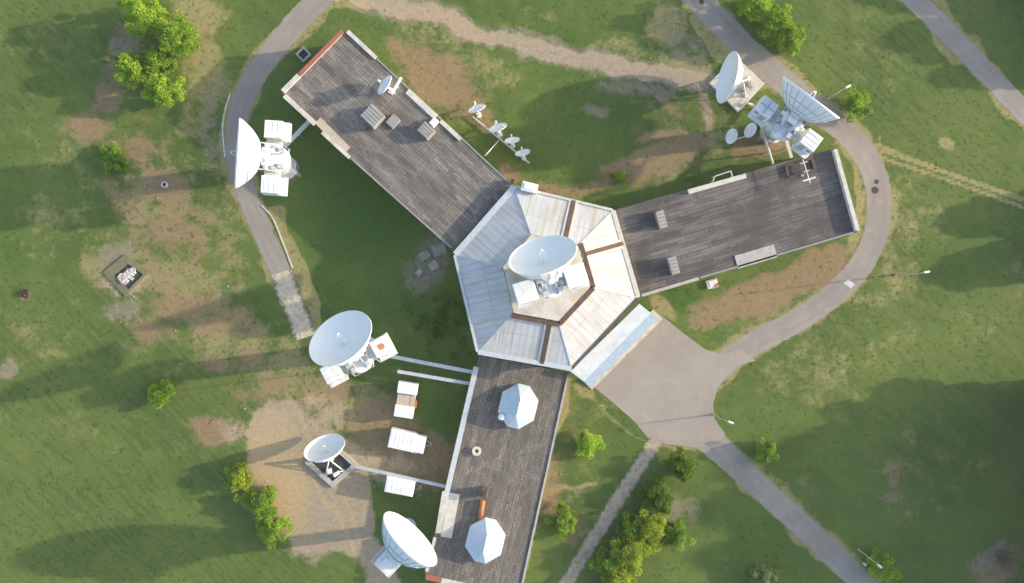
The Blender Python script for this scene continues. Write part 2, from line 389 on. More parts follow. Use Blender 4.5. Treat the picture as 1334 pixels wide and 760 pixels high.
    # --- dry: straw-coloured grass
    for a in [(262, 22, 42, 38, 0, .75), (265, 95, 40, 60, 10, .6), (300, 190, 10, 60, 0, .55), (255, 150, 30, 50, 0, .45), (200, 260, 60, 50, 0, .5), (230, 365, 90, 40, 0, .5), (300, 440, 80, 40, 0, .5),
              (600, 75, 130, 40, 25, .38), (700, 20, 50, 14, 0, .3), (868, 30, 26, 30, 0, .75), (830, 60, 60, 22, 10, .4), (900, 85, 40, 16, 10, .75), (925, 40, 16, 40, -35, .5), (1235, 187, 10, 10, 0, .9), (1290, 240, 60, 18, 15, .25),
              (870, 215, 70, 22, -10, .5), (940, 185, 30, 20, 0, .5), (860, 400, 25, 12, 40, .7), (1030, 400, 120, 24, -25, .4), (1140, 90, 70, 60, 0, .25), (1200, 250, 70, 60, 0, .3), (1150, 330, 90, 130, 20, .33), (1080, 480, 120, 60, -20, .35), (1230, 420, 90, 60, 0, .28), (80, 260, 90, 120, 0, .3), (60, 440, 90, 60, 0, .28), (560, 40, 90, 40, 0, .35),
              (360, 480, 50, 50, 0, .5), (400, 505, 80, 26, 0, .55), (470, 540, 50, 40, 0, .5), (520, 610, 70, 40, 0, .45), (760, 510, 14, 10, 45, .8), (780, 520, 30, 30, 0, .3), (720, 560, 12, 60, 10, .5),
              (960, 400, 80, 30, -20, .45), (1180, 640, 80, 60, 0, .2), (1285, 608, 14, 8, -30, .5), (160, 345, 70, 36, 0, .45), (1060, 690, 30, 10, 40, .3), (60, 60, 90, 40, 0, .25), (100, 570, 150, 50, 0, .22), (1115, 35, 60, 40, 0, .25)]: ell('dry', *a)
    for pts, w, s in [([(362, 275), (376, 310), (388, 350), (404, 390), (414, 425)], 9, .95), ([(445, -4), (470, 3)], 12, .8), ([(905, 25), (950, 75), (985, 108), (1000, 112)], 10, .85),
                      ([(1092, 185), (1108, 215), (1116, 250), (1118, 290), (1105, 330)], 8, .7), ([(1150, 180), (1162, 240), (1164, 280)], 4, .5), ([(742, 495), (728, 560), (706, 650), (684, 755)], 5, .6), ([(850, 570), (875, 578), (900, 580)], 7, .9), ([(756, 505), (800, 545), (840, 578)], 3, .5),
                      ([(1205, -4), (1300, 92), (1340, 130)], 5, .4), ([(1172, -2), (1256, 84), (1334, 166)], 4, .35), ([(985, 600), (1060, 675), (1130, 745)], 5, .3), ([(700, 637), (740, 632), (775, 628)], 4, .6)]: lin('dry', pts, w, s)
    for pts, w_, s_ in (([(1140, 190), (1200, 213), (1270, 238), (1345, 264)], 2.8, 1.0), ([(1140, 203), (1200, 223), (1270, 247), (1345, 275)], 2.2, .75)):
        F['dry'] = np.maximum(F['dry'], s_*sm(w_*1.6, w_*.5, seg([tuple(q) for q in catmull([Vector(q_) for q_ in pts], 8)], True)))
    # --- sand and dirt tracks
    poly('sand', [(322, 566), (336, 536), (375, 520), (402, 538), (434, 560), (476, 594), (484, 640), (482, 688), (500, 730), (520, 775), (492, 775), (468, 726), (440, 716), (415, 728), (388, 728), (370, 690), (350, 652), (326, 606)], .95)
    lin('sand', [(476, -4), (520, 10), (560, 20), (620, 38), (680, 57), (750, 73), (820, 90), (870, 100), (925, 106)], 13, .72)
    lin('stone', [(476, -4), (520, 10), (560, 20), (620, 38), (680, 57), (750, 73), (820, 90), (870, 100), (925, 106)], 20, .6)
    lin('sand', [(912, 118), (918, 150), (926, 185)], 7, .42); lin('sand', [(470, 606), (480, 650), (478, 700)], 12, .8); lin('sand', [(445, -8), (470, 0), (520, 8)], 8, .7)
    lin('sand', [(1100, 355), (1112, 372)], 6, .4); lin('sand', [(470, 660), (478, 700), (495, 735), (522, 780)], 12, .95); lin('dry', [(476, 735), (450, 660), (415, 590), (385, 540)], 2.5, .8); lin('dry', [(458, 725), (432, 665), (400, 600), (368, 545)], 2.5, .8); lin('dry', [(330, 602), (400, 598)], 2.5, .9); ell('sand', 500, 612, 60, 22, 8, .6); ell('sand', 420, 535, 60, 30, 20, .45); ell('sand', 165, 362, 34, 30, 0, .55); ell('sand', 300, 560, 30, 30, 0, .45); ell('dry', 360, 625, 40, 90, -12, 1.0); ell('dirt', 215, 300, 130, 190, 0, .36); ell('dry', 250, 330, 120, 200, 0, .33); ell('dirt', 420, 500, 160, 60, 0, .3); ell('dirt', 1180, 620, 90, 110, 0, .22); ell('dirt', 720, 620, 90, 150, 10, .3); ell('dirt', 880, 170, 110, 70, 0, .3)
    # --- stony pale ground
    for a in [(565, 340, 30, 34, 0, .75), (545, 370, 20, 22, 0, .6), (700, 62, 60, 14, 12, .4), (880, 60, 60, 30, 20, .45), (825, 120, 60, 14, 10, .5), (160, 62, 16, 16, 0, .7), (150, 330, 24, 20, 0, .7), (170, 405, 40, 20, 0, .55), (270, 170, 26, 60, 0, .4),
              (310, 385, 34, 18, 0, .4), (10, 480, 14, 22, 0, .6), (1165, 575, 14, 14, 0, .35), (1160, 545, 10, 7, 0, .4), (780, 145, 22, 10, 10, .5), (890, 660, 22, 26, 0, .6), (1290, 720, 30, 14, -40, .6), (540, 345, 20, 20, 0, .4), (750, 640, 24, 26, 0, .35), (700, 150, 16, 8, 0, .3)]: ell('stone', *a)
    # --- lush green
    for a in [(480, 250, 110, 130, 0, .75), (600, 600, 60, 60, 0, .7), (560, 540, 50, 50, 0, .7), (895, 385, 40, 30, 30, .85), (930, 440, 40, 12, 15, .7), (20, 340, 30, 70, 0, .6), (60, 420, 60, 40, 0, .5), (100, 340, 30, 40, 0, .5), (120, 640, 140, 30, 10, .35), (1250, 330, 120, 70, 10, .55), (1180, 400, 90, 80, 0, .4),
              (500, 35, 60, 16, 10, .6), (740, 95, 70, 14, 15, .5), (800, 170, 110, 40, 0, .5), (680, 190, 60, 30, 0, .5), (150, 500, 140, 40, 0, .4), (800, 480, 10, 40, 0, .2), (1060, 120, 60, 60, 0, .3), (1000, 700, 60, 50, 0, .6), (1250, 540, 110, 40, -5, .4), (360, 680, 30, 50, 0, .6), (790, 560, 50, 30, 0, .4), (60, 30, 60, 20, 0, .4), (420, 60, 30, 30, 0, .5), (60, 730, 80, 30, 0, .5), (300, 745, 60, 20, 0, .4)]: ell('lush', *a)
    F['mow'] = np.clip(sm(360, 180, np.hypot((qx-130)*.7, (qy-630)*1.0))+sm(250, 100, np.hypot((qx-1130), qy-60))+.8*sm(330, 150, np.hypot((qx-1180)*.8, qy-380))+sm(200, 80, np.hypot((qx-40)*.5, qy-20)), 0, 1)
    # wear along road edges, and no straw on the dirt
    for pts, w in ROADS.values():
        F['dry'] = np.maximum(F['dry'], .62*sm(24, 14, seg([tuple(p) for p in catmull([Vector((*q, 0)).xy for q in pts], 4)])))
    F['lush'] *= 1-np.maximum(F['sand'], F['dirt']*.6)
    return F
FG = field(PXg, PYg)
ny, nx = GX.shape
gz = .05*wobble(gx, gy, .35, 8)*0 - .0
idx = np.arange(nx*ny).reshape(ny, nx)
quads = np.stack([idx[:-1, :-1], idx[:-1, 1:], idx[1:, 1:], idx[1:, :-1]], -1).reshape(-1, 4)
def np_mesh(name, co, faces, k=4):
    me = bpy.data.meshes.new(name); me.vertices.add(len(co)); me.vertices.foreach_set('co', np.ascontiguousarray(co, np.float32).ravel())
    nf = len(faces); me.loops.add(nf*k); me.loops.foreach_set('vertex_index', np.ascontiguousarray(faces, np.int32).ravel())
    me.polygons.add(nf); me.polygons.foreach_set('loop_start', np.arange(0, nf*k, k, dtype=np.int32)); me.polygons.foreach_set('loop_total', np.full(nf, k, np.int32))
    me.update(calc_edges=True); return me
gme = np_mesh('meadow_ground', np.stack([gx, gy, gz], -1), quads)
for nm, ks in (('soil', ('dirt', 'dry', 'sand')), ('growth', ('lush', 'mow', 'stone'))):
    at = gme.attributes.new(nm, 'FLOAT_COLOR', 'POINT')
    at.data.foreach_set('color', np.stack([FG[k] for k in ks]+[np.ones_like(gx)], -1).astype(np.float32).ravel())
tag(link('ground', gme, 'ground'), kind='structure')

# ------------------------------------------------------------------ roads
def ribbon(name, pts, widths, z, mat, jit=1.0, thick=0.0):
    c = catmull([Vector(p) for p in pts], 12); n = len(c)
    ws = np.interp(np.linspace(0, len(widths)-1, n), range(len(widths)), widths) if isinstance(widths, list) else np.full(n, widths)
    mb = MB(); rows = []; s = 0.0
    for i, p in enumerate(c):
        d = (c[min(i+1, n-1)]-c[max(i-1, 0)]).normalized(); nn = Vector((-d.y, d.x))
        if i: s += (p-c[i-1]).length*MPP
        w = ws[i]/2; a = p+nn*(w+random.uniform(-jit, jit)); b = p-nn*(w+random.uniform(-jit, jit))
        rows.append((W(a.x, a.y), W(b.x, b.y), s))
    for r0, r1 in zip(rows[:-1], rows[1:]):
        f = [Vector((q.x, q.y, z)) for q in (r0[0], r0[1], r1[1], r1[0])]
        if (f[1]-f[0]).cross(f[3]-f[0]).z < 0: f = [f[0], f[3], f[2], f[1]]; uv = [(r0[2], 0), (r1[2], 0), (r1[2], 1), (r0[2], 1)]
        else: uv = [(r0[2], 0), (r0[2], 1), (r1[2], 1), (r1[2], 0)]
        mb.face(f, 0, uv)
    return tag(mb.build(name, mat), kind='structure')
ribbon('ring_road', *ROADS['ring'], .020, 'asphalt')
ribbon('east_road', *ROADS['east'], .020, 'asphalt')
ribbon('south_road', *ROADS['south'], .021, 'asphalt')
ribbon('far_road', *ROADS['far'], .020, 'asphalt', .8)
mb = MB(); mb.face([Vector((*W(*p).xy, .024)) for p in PLAZA[::-1]], 0, [(p[0]*MPP, .5) for p in PLAZA[::-1]])
tag(mb.build('plaza_pavement', 'plaza'), kind='structure')
def path_mat(name, ca, cb, gap):
    m, t, out = nt(name); p = pos(t); uv = N(t, 'ShaderNodeUVMap').outputs[0]
    b = N(t, 'ShaderNodeTexVoronoi', feature='F1'); b.inputs['Scale'].default_value = .75; t.links.new(p, b.inputs['Vector'])
    sp = N(t, 'ShaderNodeSeparateColor'); t.links.new(b.outputs['Color'], sp.inputs[0])
    c = mix(t, sp.outputs[0], ca, cb); n = noise(t, 1.3, 6, .75, p)
    c = mix(t, ramp(t, n, .48, .66, 0, .85), c, gap)
    c = mix(t, ramp(t, noise(t, 5, 4, .8, p), .45, .75, 0, .5), c, tuple(x*.6 for x in ca))
    sx = N(t, 'ShaderNodeSeparateXYZ'); t.links.new(uv, sx.inputs[0])
    e = math_(t, 'ADD', math_(t, 'ABSOLUTE', math_(t, 'SUBTRACT', sx.outputs[1], .5)), math_(t, 'MULTIPLY', math_(t, 'SUBTRACT', noise(t, 1.1, 5, .7, p), .5), .5))
    c = mix(t, ramp(t, e, .32, .46, 0, .85), c, (.115, .125, .055))
    finish(t, out, c, .95, 0, n, .4, .06); return m
M['pathmat'] = path_mat('broken_slab_path', (.36, .285, .205), (.45, .37, .27), (.21, .155, .10))
M['drivemat'] = path_mat('crumbling_concrete', (.46, .39, .28), (.58, .50, .37), (.30, .235, .135))
ribbon('slab_path', *SLABPATH, .032, 'pathmat', 1.5)
ribbon('concrete_driveway', *ENDSLAB, .026, 'drivemat', 2.0)
def kerb(name, pts, label):
    c = [W(*p) for p in catmull([Vector(p) for p in pts], 5)]; mb = MB()
    for a, b in zip(c[:-1], c[1:]): mb.bar((a.x, a.y, .06), (b.x, b.y, .06), .22, .14)
    tag(mb.build(name, 'paleconc'), label, 'kerb')
kerb('concrete_kerb', [(300, 122), (293, 145), (290, 170), (293, 205)], 'pale concrete kerb on the outer edge of the ring road, behind the big side-on dish')
kerb('concrete_kerb', [(341, 268), (355, 284), (367, 312), (381, 349)], 'thin pale kerb on the inner edge of the ring road just above the concrete driveway')

# ------------------------------------------------------------------ station building
hc = sum((W(*p, 6.0) for p in HEX), Vector())/6; hc.z = 0
B = thing('station_building', 'three-winged station building with a white hexagonal hall roof and dark felt roofed wings', 'building', hc)
def L(v): return v-hc
def wing(q, h, mat, label):
    """q: counter-clockwise; first and last corner touch the hall"""
    P = [W(*p, h) for p in q]
    if (P[1]-P[0]).cross(P[2]-P[1]).z < 0: P = P[::-1]
    c = sum(P, Vector())/4
    w = MB(); ins = [L(c+(p-c)*.985) for p in P]
    w.hexa([Vector((p.x, p.y, 0)) for p in ins], [Vector((p.x, p.y, h-.35)) for p in ins])
    wall = w.build('wing_wall', 'wallpl', B)
    r = MB(); top = [L(p) for p in P]
    E = [(P[(i+1) % 4]-P[i]).length for i in range(4)]; k = 0 if E[0] > E[1] else 1
    ax = (P[(k+1) % 4]-P[k]).normalized(); ay = Vector((-ax.y, ax.x, 0))
    r.hexa([Vector((p.x, p.y, h-.35)) for p in top], [Vector((p.x, p.y, h)) for p in top], 0, None, [((p-P[0]).dot(ax), (p-P[0]).dot(ay)) for p in P])
    roof = r.build('wing_roof', mat, B); roof['label'] = label
    # windows down the two long walls
    wm = MB(); wm.box((0, 0, 0), (1.9, .10, 1.5)); wm.box((-.46, -.035, 0), (.82, .07, 1.32), mi=1); wm.box((.46, -.035, 0), (.82, .07, 1.32), mi=1)
    first = None
    for i in (k, (k+2) % 4):
        a, b = ins[i], ins[(i+1) % 4]; d = b-a; n = int(d.length//3.4); rz = math.atan2(d.y, d.x)
        for j in range(n):
            p = a+d*((j+.5)/n)
            if first is None: first = o = wm.build('window', ['white', 'glass'], wall)
            else: o = first.copy(); COL.objects.link(o)
            out = Vector((math.sin(rz), -math.cos(rz), 0))
            o.location = (p.x+out.x*.03, p.y+out.y*.03, h*.5); o.rotation_euler = (0, 0, rz)
    return roof
HN, HE, HS = 6.0, 4.8, 3.4
rN = wing(NWQ, HN, 'bitA', 'grey felt roof of the wing reaching up and left')
rE = wing(EQ, HE, 'bitB', 'dark felt roof of the wing reaching right')
rS = wing(SQ, HS, 'bitC', 'brown-grey felt roof of the wing reaching down, with two white skylights')
def strip(name, a, b, wpx, h, z0, z1, mat, parent):
    p = L(W(*a, h)); q = L(W(*b, h)); m = MB(); zc = h+(z0+z1)/2
    m.bar((p.x, p.y, zc), (q.x, q.y, zc), wpx*MPP, z1-z0)
    return m.build(name, mat, parent)
strip('parapet', (447, 41), (391, 98), 5, HN, .004, .42, 'red', rN)['label'] = 'red end parapet'
strip('parapet', (390, 99), (369, 120), 6, HN, .004, .42, 'paleconc', rN)['label'] = 'white end of the parapet'
strip('coping', (445.5, 45), (388, 103.5), 2, HN, .004, .22, 'paleconc', rN)
strip('parapet', (453, 41.5), (490, 76), 5, HN, .004, .3, 'paleconc', rN)
strip('parapet', (531, 119), (568, 153), 7.5, HN, .006, .26, 'paleconc', rN)
strip('parapet', (574, 158), (600, 182), 5, HN, .006, .26, 'paleconc', rN)
strip('parapet', (371, 125), (411, 162), 6, HN, .004, .3, 'paleconc', rN)
strip('roof_sheet', (414, 157), (453, 196), 10, HN, .06, .15, 'tan', rN)['label'] = 'pinkish tan sheet along the eave'
strip('parapet', (420, 173), (456, 206), 4.5, HN, .004, .22, 'paleconc', rN)
strip('parapet', (458, 207), (588, 323), 2.2, HN, .004, .12, 'grey', rN)
strip('parapet', (491, 77), (666, 241), 1.8, HN, .003, .10, 'grey', rN)
strip('parapet', (1085.5, 196), (1114.5, 301), 5, HE, .004, .95, 'paleconc', rE)
strip('parapet', (836, 385), (910, 363), 4, HE, .004, .25, 'concrete', rE)
strip('parapet', (912, 362), (1112, 303), 2, HE, .004, .12, 'grey', rE)
strip('roof_sheet', (959, 342), (1010, 327), 17, HE, .05, .12, 'concrete', rE)['label'] = 'pale grey sheet near the eave'
strip('parapet', (620.5, 478), (571, 690), 6.5, HS, .004, .3, 'duct', rS)
strip('parapet', (567, 700), (556, 744), 4, HS, .004, .3, 'paleconc', rS)
strip('roof_sheet', (592, 643), (581, 700), 14, HS, .05, .12, 'paleconc', rS)['label'] = 'pale sheet along the left eave'
strip('roof_sheet', (580, 640), (571, 694), 7, HS, .31, .36, 'paleconc', rS)
strip('parapet', (740, 489), (680, 762), 2.5, HS, .004, .18, 'concrete', rS)
strip('parapet', (555, 751), (574, 755.5), 6, HS, .004, .42, 'red', rS)['label'] = 'red end of the parapet'
strip('parapet', (575, 756), (640, 770), 6, HS, .004, .42, 'paleconc', rS)
def roofbox(name, c, size, rz, h, mat, parent, lid=None, ribs=0):
    m = MB(); p = L(W(*c, h+size[2])); m.box((p.x, p.y, h+size[2]/2), size, rz, 0, .05)
    for k in range(ribs):
        u = (k+.5)/ribs-.5; R = Matrix.Rotation(rz, 3, 'Z'); o = R@Vector((0, u*size[1], 0))
        m.box((p.x+o.x, p.y+o.y, h+size[2]+.03), (size[0]*.98, size[1]/ribs*.35, .06), rz, 1 if lid else 0)
    return m.build(name, [mat]+([lid] if lid else []), parent)
an = math.atan2(W(*NWQ[0]).y-W(*NWQ[3]).y, W(*NWQ[0]).x-W(*NWQ[3]).x)
ae = math.atan2(80, 284)
roofbox('roof_vent', (485, 151), (2.9, 2.7, 1.6), an, HN, 'grey', rN, 'concrete', 5)
roofbox('roof_vent', (512, 158), (1.6, 1.9, .5), an, HN, 'grey', rN)
roofbox('roof_vent', (555, 170), (2.2, 1.9, 1.5), an, HN, 'grey', rN, 'concrete', 4)
roofbox('roof_cabinet', (565, 159), (1.0, 1.3, 1.0), an, HN, 'white', rN)
roofbox('roof_vent', (862, 286), (1.3, 2.9, 1.5), ae, HE, 'grey', rE, 'concrete', 5)
roofbox('roof_vent', (878, 346), (1.3, 2.9, 1.5), ae, HE, 'grey', rE, 'concrete', 5)
# long white duct with bracket frame on the right wing
m = MB(); a = L(W(897, 250, HE+.7)); b = L(W(972, 229, HE+.7)); m.bar((a.x, a.y, HE+.35), (b.x, b.y, HE+.35), .75, .68)
m.build('roof_duct', 'cream', rE)
m = MB(); pts = [L(W(929, 236, HE+1.2)), L(W(931, 230, HE+1.2)), L(W(952, 223, HE+1.2)), L(W(954, 230, HE+1.2))]
for i in range(3): m.bar(pts[i], pts[i+1], .16)
for p in pts: m.bar((p.x, p.y, HE), p, .14)
m.build('duct_frame', 'cream', rE)
# rusty frame near the end of the right wing
m = MB(); pts = [L(W(x, y, HE+.35)) for x, y in ((1024, 216), (1058, 207), (1061, 221), (1027, 231))]
for i in range(4): m.bar((pts[i].x, pts[i].y, HE+.22), (pts[(i+1) % 4].x, pts[(i+1) % 4].y, HE+.22), .28, .35)
m.bar(((pts[0].x+pts[1].x)/2, (pts[0].y+pts[1].y)/2, HE+.5), ((pts[2].x+pts[3].x)/2, (pts[2].y+pts[3].y)/2, HE+.5), .2)
m.build('roof_frame', 'brownmetal', rE)
# skylights on the lower wing: eight-sided glass-grey tents
def skylight(c, r):
    k = MB(); p = L(W(*c, HS+1.6)); ang = math.atan2(287, -71)+.05
    d = Vector((math.cos(math.atan2(-287, -71)), math.sin(math.atan2(-287, -71)), 0)); s = Vector((-d.y, d.x, 0))
    ring = []
    for x, y in ((-1.08, -.30), (-.50, -.96), (.50, -.96), (1.08, -.30), (1.08, .30), (.50, .96), (-.50, .96), (-1.08, .30)):
        q = p+d*x*r*1.02+s*y*r*.95; ring.append(q)
    lo = [Vector((q.x, q.y, HS-.05)) for q in ring]; hi = [Vector((q.x, q.y, HS+1.1)) for q in ring]
    k.hexa(lo, hi, 1); k.f.pop(1); k.mi.pop(1)
    r0 = p+d*-.45*r; r1 = p+d*.45*r; A = Vector((r0.x, r0.y, HS+2.7)); Bq = Vector((r1.x, r1.y, HS+2.7))
    e = [p+(q-p)*1.05 for q in ring]; e = [Vector((q.x, q.y, HS+1.08)) for q in e]
    for i in range(8):
        j = (i+1) % 8; near = lambda v: A if (v-p).dot(d) < 0 else Bq
        na, nb = near(e[i]), near(e[j])
        k.face([e[i], e[j], nb, na] if na is not nb else [e[i], e[j], na], 0)
    k.tube(A+Vector((0, 0, .03)), Bq+Vector((0, 0, .03)), .06, .06, 6, 2)
    return k.build('skylight', ['skylight', 'white', 'steel'], rS)
skylight((675, 530), 3.15); skylight((632, 706), 3.15)
m = MB(); p = L(W(653, 544, HS+2)); m.tube((p.x, p.y, HS), (p.x, p.y, HS+1.5), .34, .34, 16); m.lathe([(.56, .0), (.52, .25), (.36, .42), (.13, .52), (.0, .54)], 18, None, (p.x, p.y, HS+1.5))
m.build('dome_vent', 'white', rS)
m = MB(); p = L(W(621, 588, HS+.5)); m.lathe([(.5, 0), (.5, .4), (.78, .42), (.78, .55), (.34, .56), (.30, .35)], 20, None, (p.x, p.y, HS), smooth=False); m.lathe([(.31, .36), (0.01, .36)], 20, None, (p.x, p.y, HS), 1, flip=False)
m.build('round_vent', ['cream', 'brownmetal'], rS)
sa = math.atan2(-287, -71)
m = MB(); p = L(W(630.5, 643, HS+1.8)); m.box((p.x, p.y, HS+.9), (1.5, 1.0, 1.8), sa, 0, .06); m.box((p.x, p.y, HS+1.85), (.8, .5, .14), sa, 1)
m.build('chimney', ['brownmetal', 'dark'], rS)
m = MB(); p = L(W(629, 652, HS+.6)); q = L(W(626, 674, HS+.6)); m.tube((p.x, p.y, HS+.5), (q.x, q.y, HS+.5), .42, .42, 12); m.tube((q.x, q.y, HS+.5), (q.x, q.y, HS), .42, .42, 12)
m.build('rusty_flue_pipe', 'orange', rS)
# --- hexagonal hall
EV, DK = 7.2, 9.3
outer = [L(W(*p, EV)) for p in HEX]
def ring_at(f, z): return [Vector((p.x*f, p.y*f, z)) for p in outer]
m = MB(); m.hexa(ring_at(.955, 0), ring_at(.955, EV-.3)); hw = m.build('hall_wall', 'wallpl', B)
m = MB(); o1 = ring_at(1.0, EV); i1 = ring_at(.47, DK)
o0 = ring_at(.99, EV-.3)
for i in range(6):
    j = (i+1) % 6; e = (o1[j]-o1[i]); ln = e.length; ex = e/ln
    sl = (i1[i]-o1[i]); hgt = math.sqrt(max(0, sl.length_squared-sl.dot(ex)**2))
    m.face([o1[i], o1[j], i1[j], i1[i]], 0, [(0+i*20.0, 0), (ln+i*20, 0), ((i1[j]-o1[i]).dot(ex)+i*20, hgt), ((i1[i]-o1[i]).dot(ex)+i*20, hgt)])
    m.face([o0[i], o0[j], o1[j], o1[i]], 1)
m.face(o0[::-1], 1)
hr = m.build('hall_roof', ['roofmetal', 'brownmetal'], B); hr['label'] = 'white sheet metal roof of the hexagonal hall'
for i in range(6):
    m = MB(); m.bar(o1[i]+Vector((0, 0, .03)), i1[i]+Vector((0, 0, .03)), .16, .07)
    m.build('hip_seam', 'duct', hr)
def eave(i, w, mat, z=.05):
    k = MB(); a = outer[i]; b = outer[(i+1) % 6]; e = (b-a).normalized(); n = Vector((-e.y, e.x, 0)); off = n*(w*.5-.1)
    k.bar(a+off*.2+e*.1+Vector((0, 0, .10)), b+off*.2-e*.1+Vector((0, 0, .10)), w, .24); return k.build('eave_gutter', mat, hr)
eave(0, .45, 'duct'); eave(1, .8, 'duct'); eave(2, .35, 'brownmetal'); eave(3, .75, 'cream'); eave(4, .4, 'cream'); eave(5, .95, 'duct')
def roofpt(i, u, v, dz=.0):
    j = (i+1) % 6; a = o1[i].lerp(o1[j], u); b = i1[i].lerp(i1[j], u); e = (o1[j]-o1[i]).normalized()
    c = (i1[i]+i1[j])/2; n = Vector((-e.y, e.x, 0)); dpt = (c-a).dot(n); zz = a.z+(DK-EV)*v
    p = a+n*dpt*v; return Vector((p.x, p.y, zz+dz))
for i, u in ((4, .40), (3, .62), (1, .68)):
    k = MB(); a = roofpt(i, u, .0, .10); b = roofpt(i, u, 1.0, .10); k.bar(a, b, .62, .26); k.build('roof_rib', 'brownmetal', hr)
    k = MB(); e = (o1[(i+1) % 6]-o1[i]).normalized()
    for sg in (-1, 1): k.bar(a+e*sg*.55+Vector((0, 0, -.03)), b+e*sg*.55+Vector((0, 0, -.03)), .34, .16)
    k.build('rib_flashing', 'cream', hr)
for i in (1, 2, 3):
    k = MB(); a = ring_at(.50, DK-.02)[i]; b = ring_at(.50, DK-.02)[(i+1) % 6]; k.bar(a, b, .8, .30); k.build('deck_flashing', 'brownmetal', hr)
m = MB(); dk = ring_at(.465, DK+.35); lo = ring_at(.465, DK-.3); m.hexa(lo, dk)
hd = m.build('roof_deck', 'deck', B)
m = MB()
for i in range(6): m.bar(dk[i]*.98+Vector((0, 0, .05)), Vector((0, 0, DK+.40)), .14, .08)
m.build('deck_seam', 'duct', hd)
m = MB(); p = L(W(690, 244, EV+1)); m.box((p.x, p.y, EV+.35), (2.6, 1.5, 1.1), -.25, 0, .05); m.box((p.x-.1, p.y+.05, EV+.94), (1.6, .9, .1), -.25)
m.build('roof_hatch', 'white', hr)
m = MB(); p = L(W(668, 236, HN+.9)); m.box((p.x, p.y, HN+.45), (.8, .8, .9), .3, 0, .05); m.box((p.x, p.y, HN+.98), (.5, .5, .1), .3, 1); m.tube((p.x+.6, p.y+.3, HN), (p.x+.6, p.y+.3, HN+1.6), .08, .08, 8)
m.build('roof_vent', ['orange', 'dark'], hr)
# entrance canopy
ci = [(743, 484), (833, 396)]; co = [(761, 497), (848, 408)]
m = MB(); a, b = [L(W(*p, 4.9)) for p in ci]; d, c = [L(W(*p, 4.0)) for p in co]; f1, f0 = [L(W(x+8, y+8, 3.2)) for x, y in co[::-1]]
e = (b-a).normalized(); ln = (b-a).length
m.face([a, d, c, b], 0, [(100, 0), (100, 3), (100+ln, 3), (100+ln, 0)])
m.face([d, f0, f1, c], 1)
dn = Vector((0, 0, -.2)); m.face([f0+dn, a+dn, b+dn, f1+dn], 0); m.face([a+dn, f0+dn, f0, d, a], 0); m.face([f1+dn, b+dn, b, c, f1], 0); m.face([f0+dn, f1+dn, f1, f0], 1)
m.build('entrance_canopy', ['canopy', 'bluemetal'], B)
ecan = COL.objects['entrance_canopy']
for s in (.06, .35, .65, .94):
    m = MB(); p = f0.lerp(f1, s); q = p-Vector((-e.y, e.x, 0))*-.35; m.tube((q.x, q.y, 0), (q.x, q.y, 3.1), .13, .13, 10); m.build('canopy_post', 'white', ecan)
m = MB(); a, b = L(W(768, 505)), L(W(860, 413)); n = Vector((-(b-a).y, (b-a).x, 0)).normalized()
m.bar((a+n*.2)+Vector((0, 0, .08)), (b+n*.2)+Vector((0, 0, .08)), 1.5, .16); m.bar((a+n*1.0)+Vector((0, 0, .16)), (b+n*1.0)+Vector((0, 0, .16)), 1.6, .32)
m.build('entrance_step', 'paleconc', B)

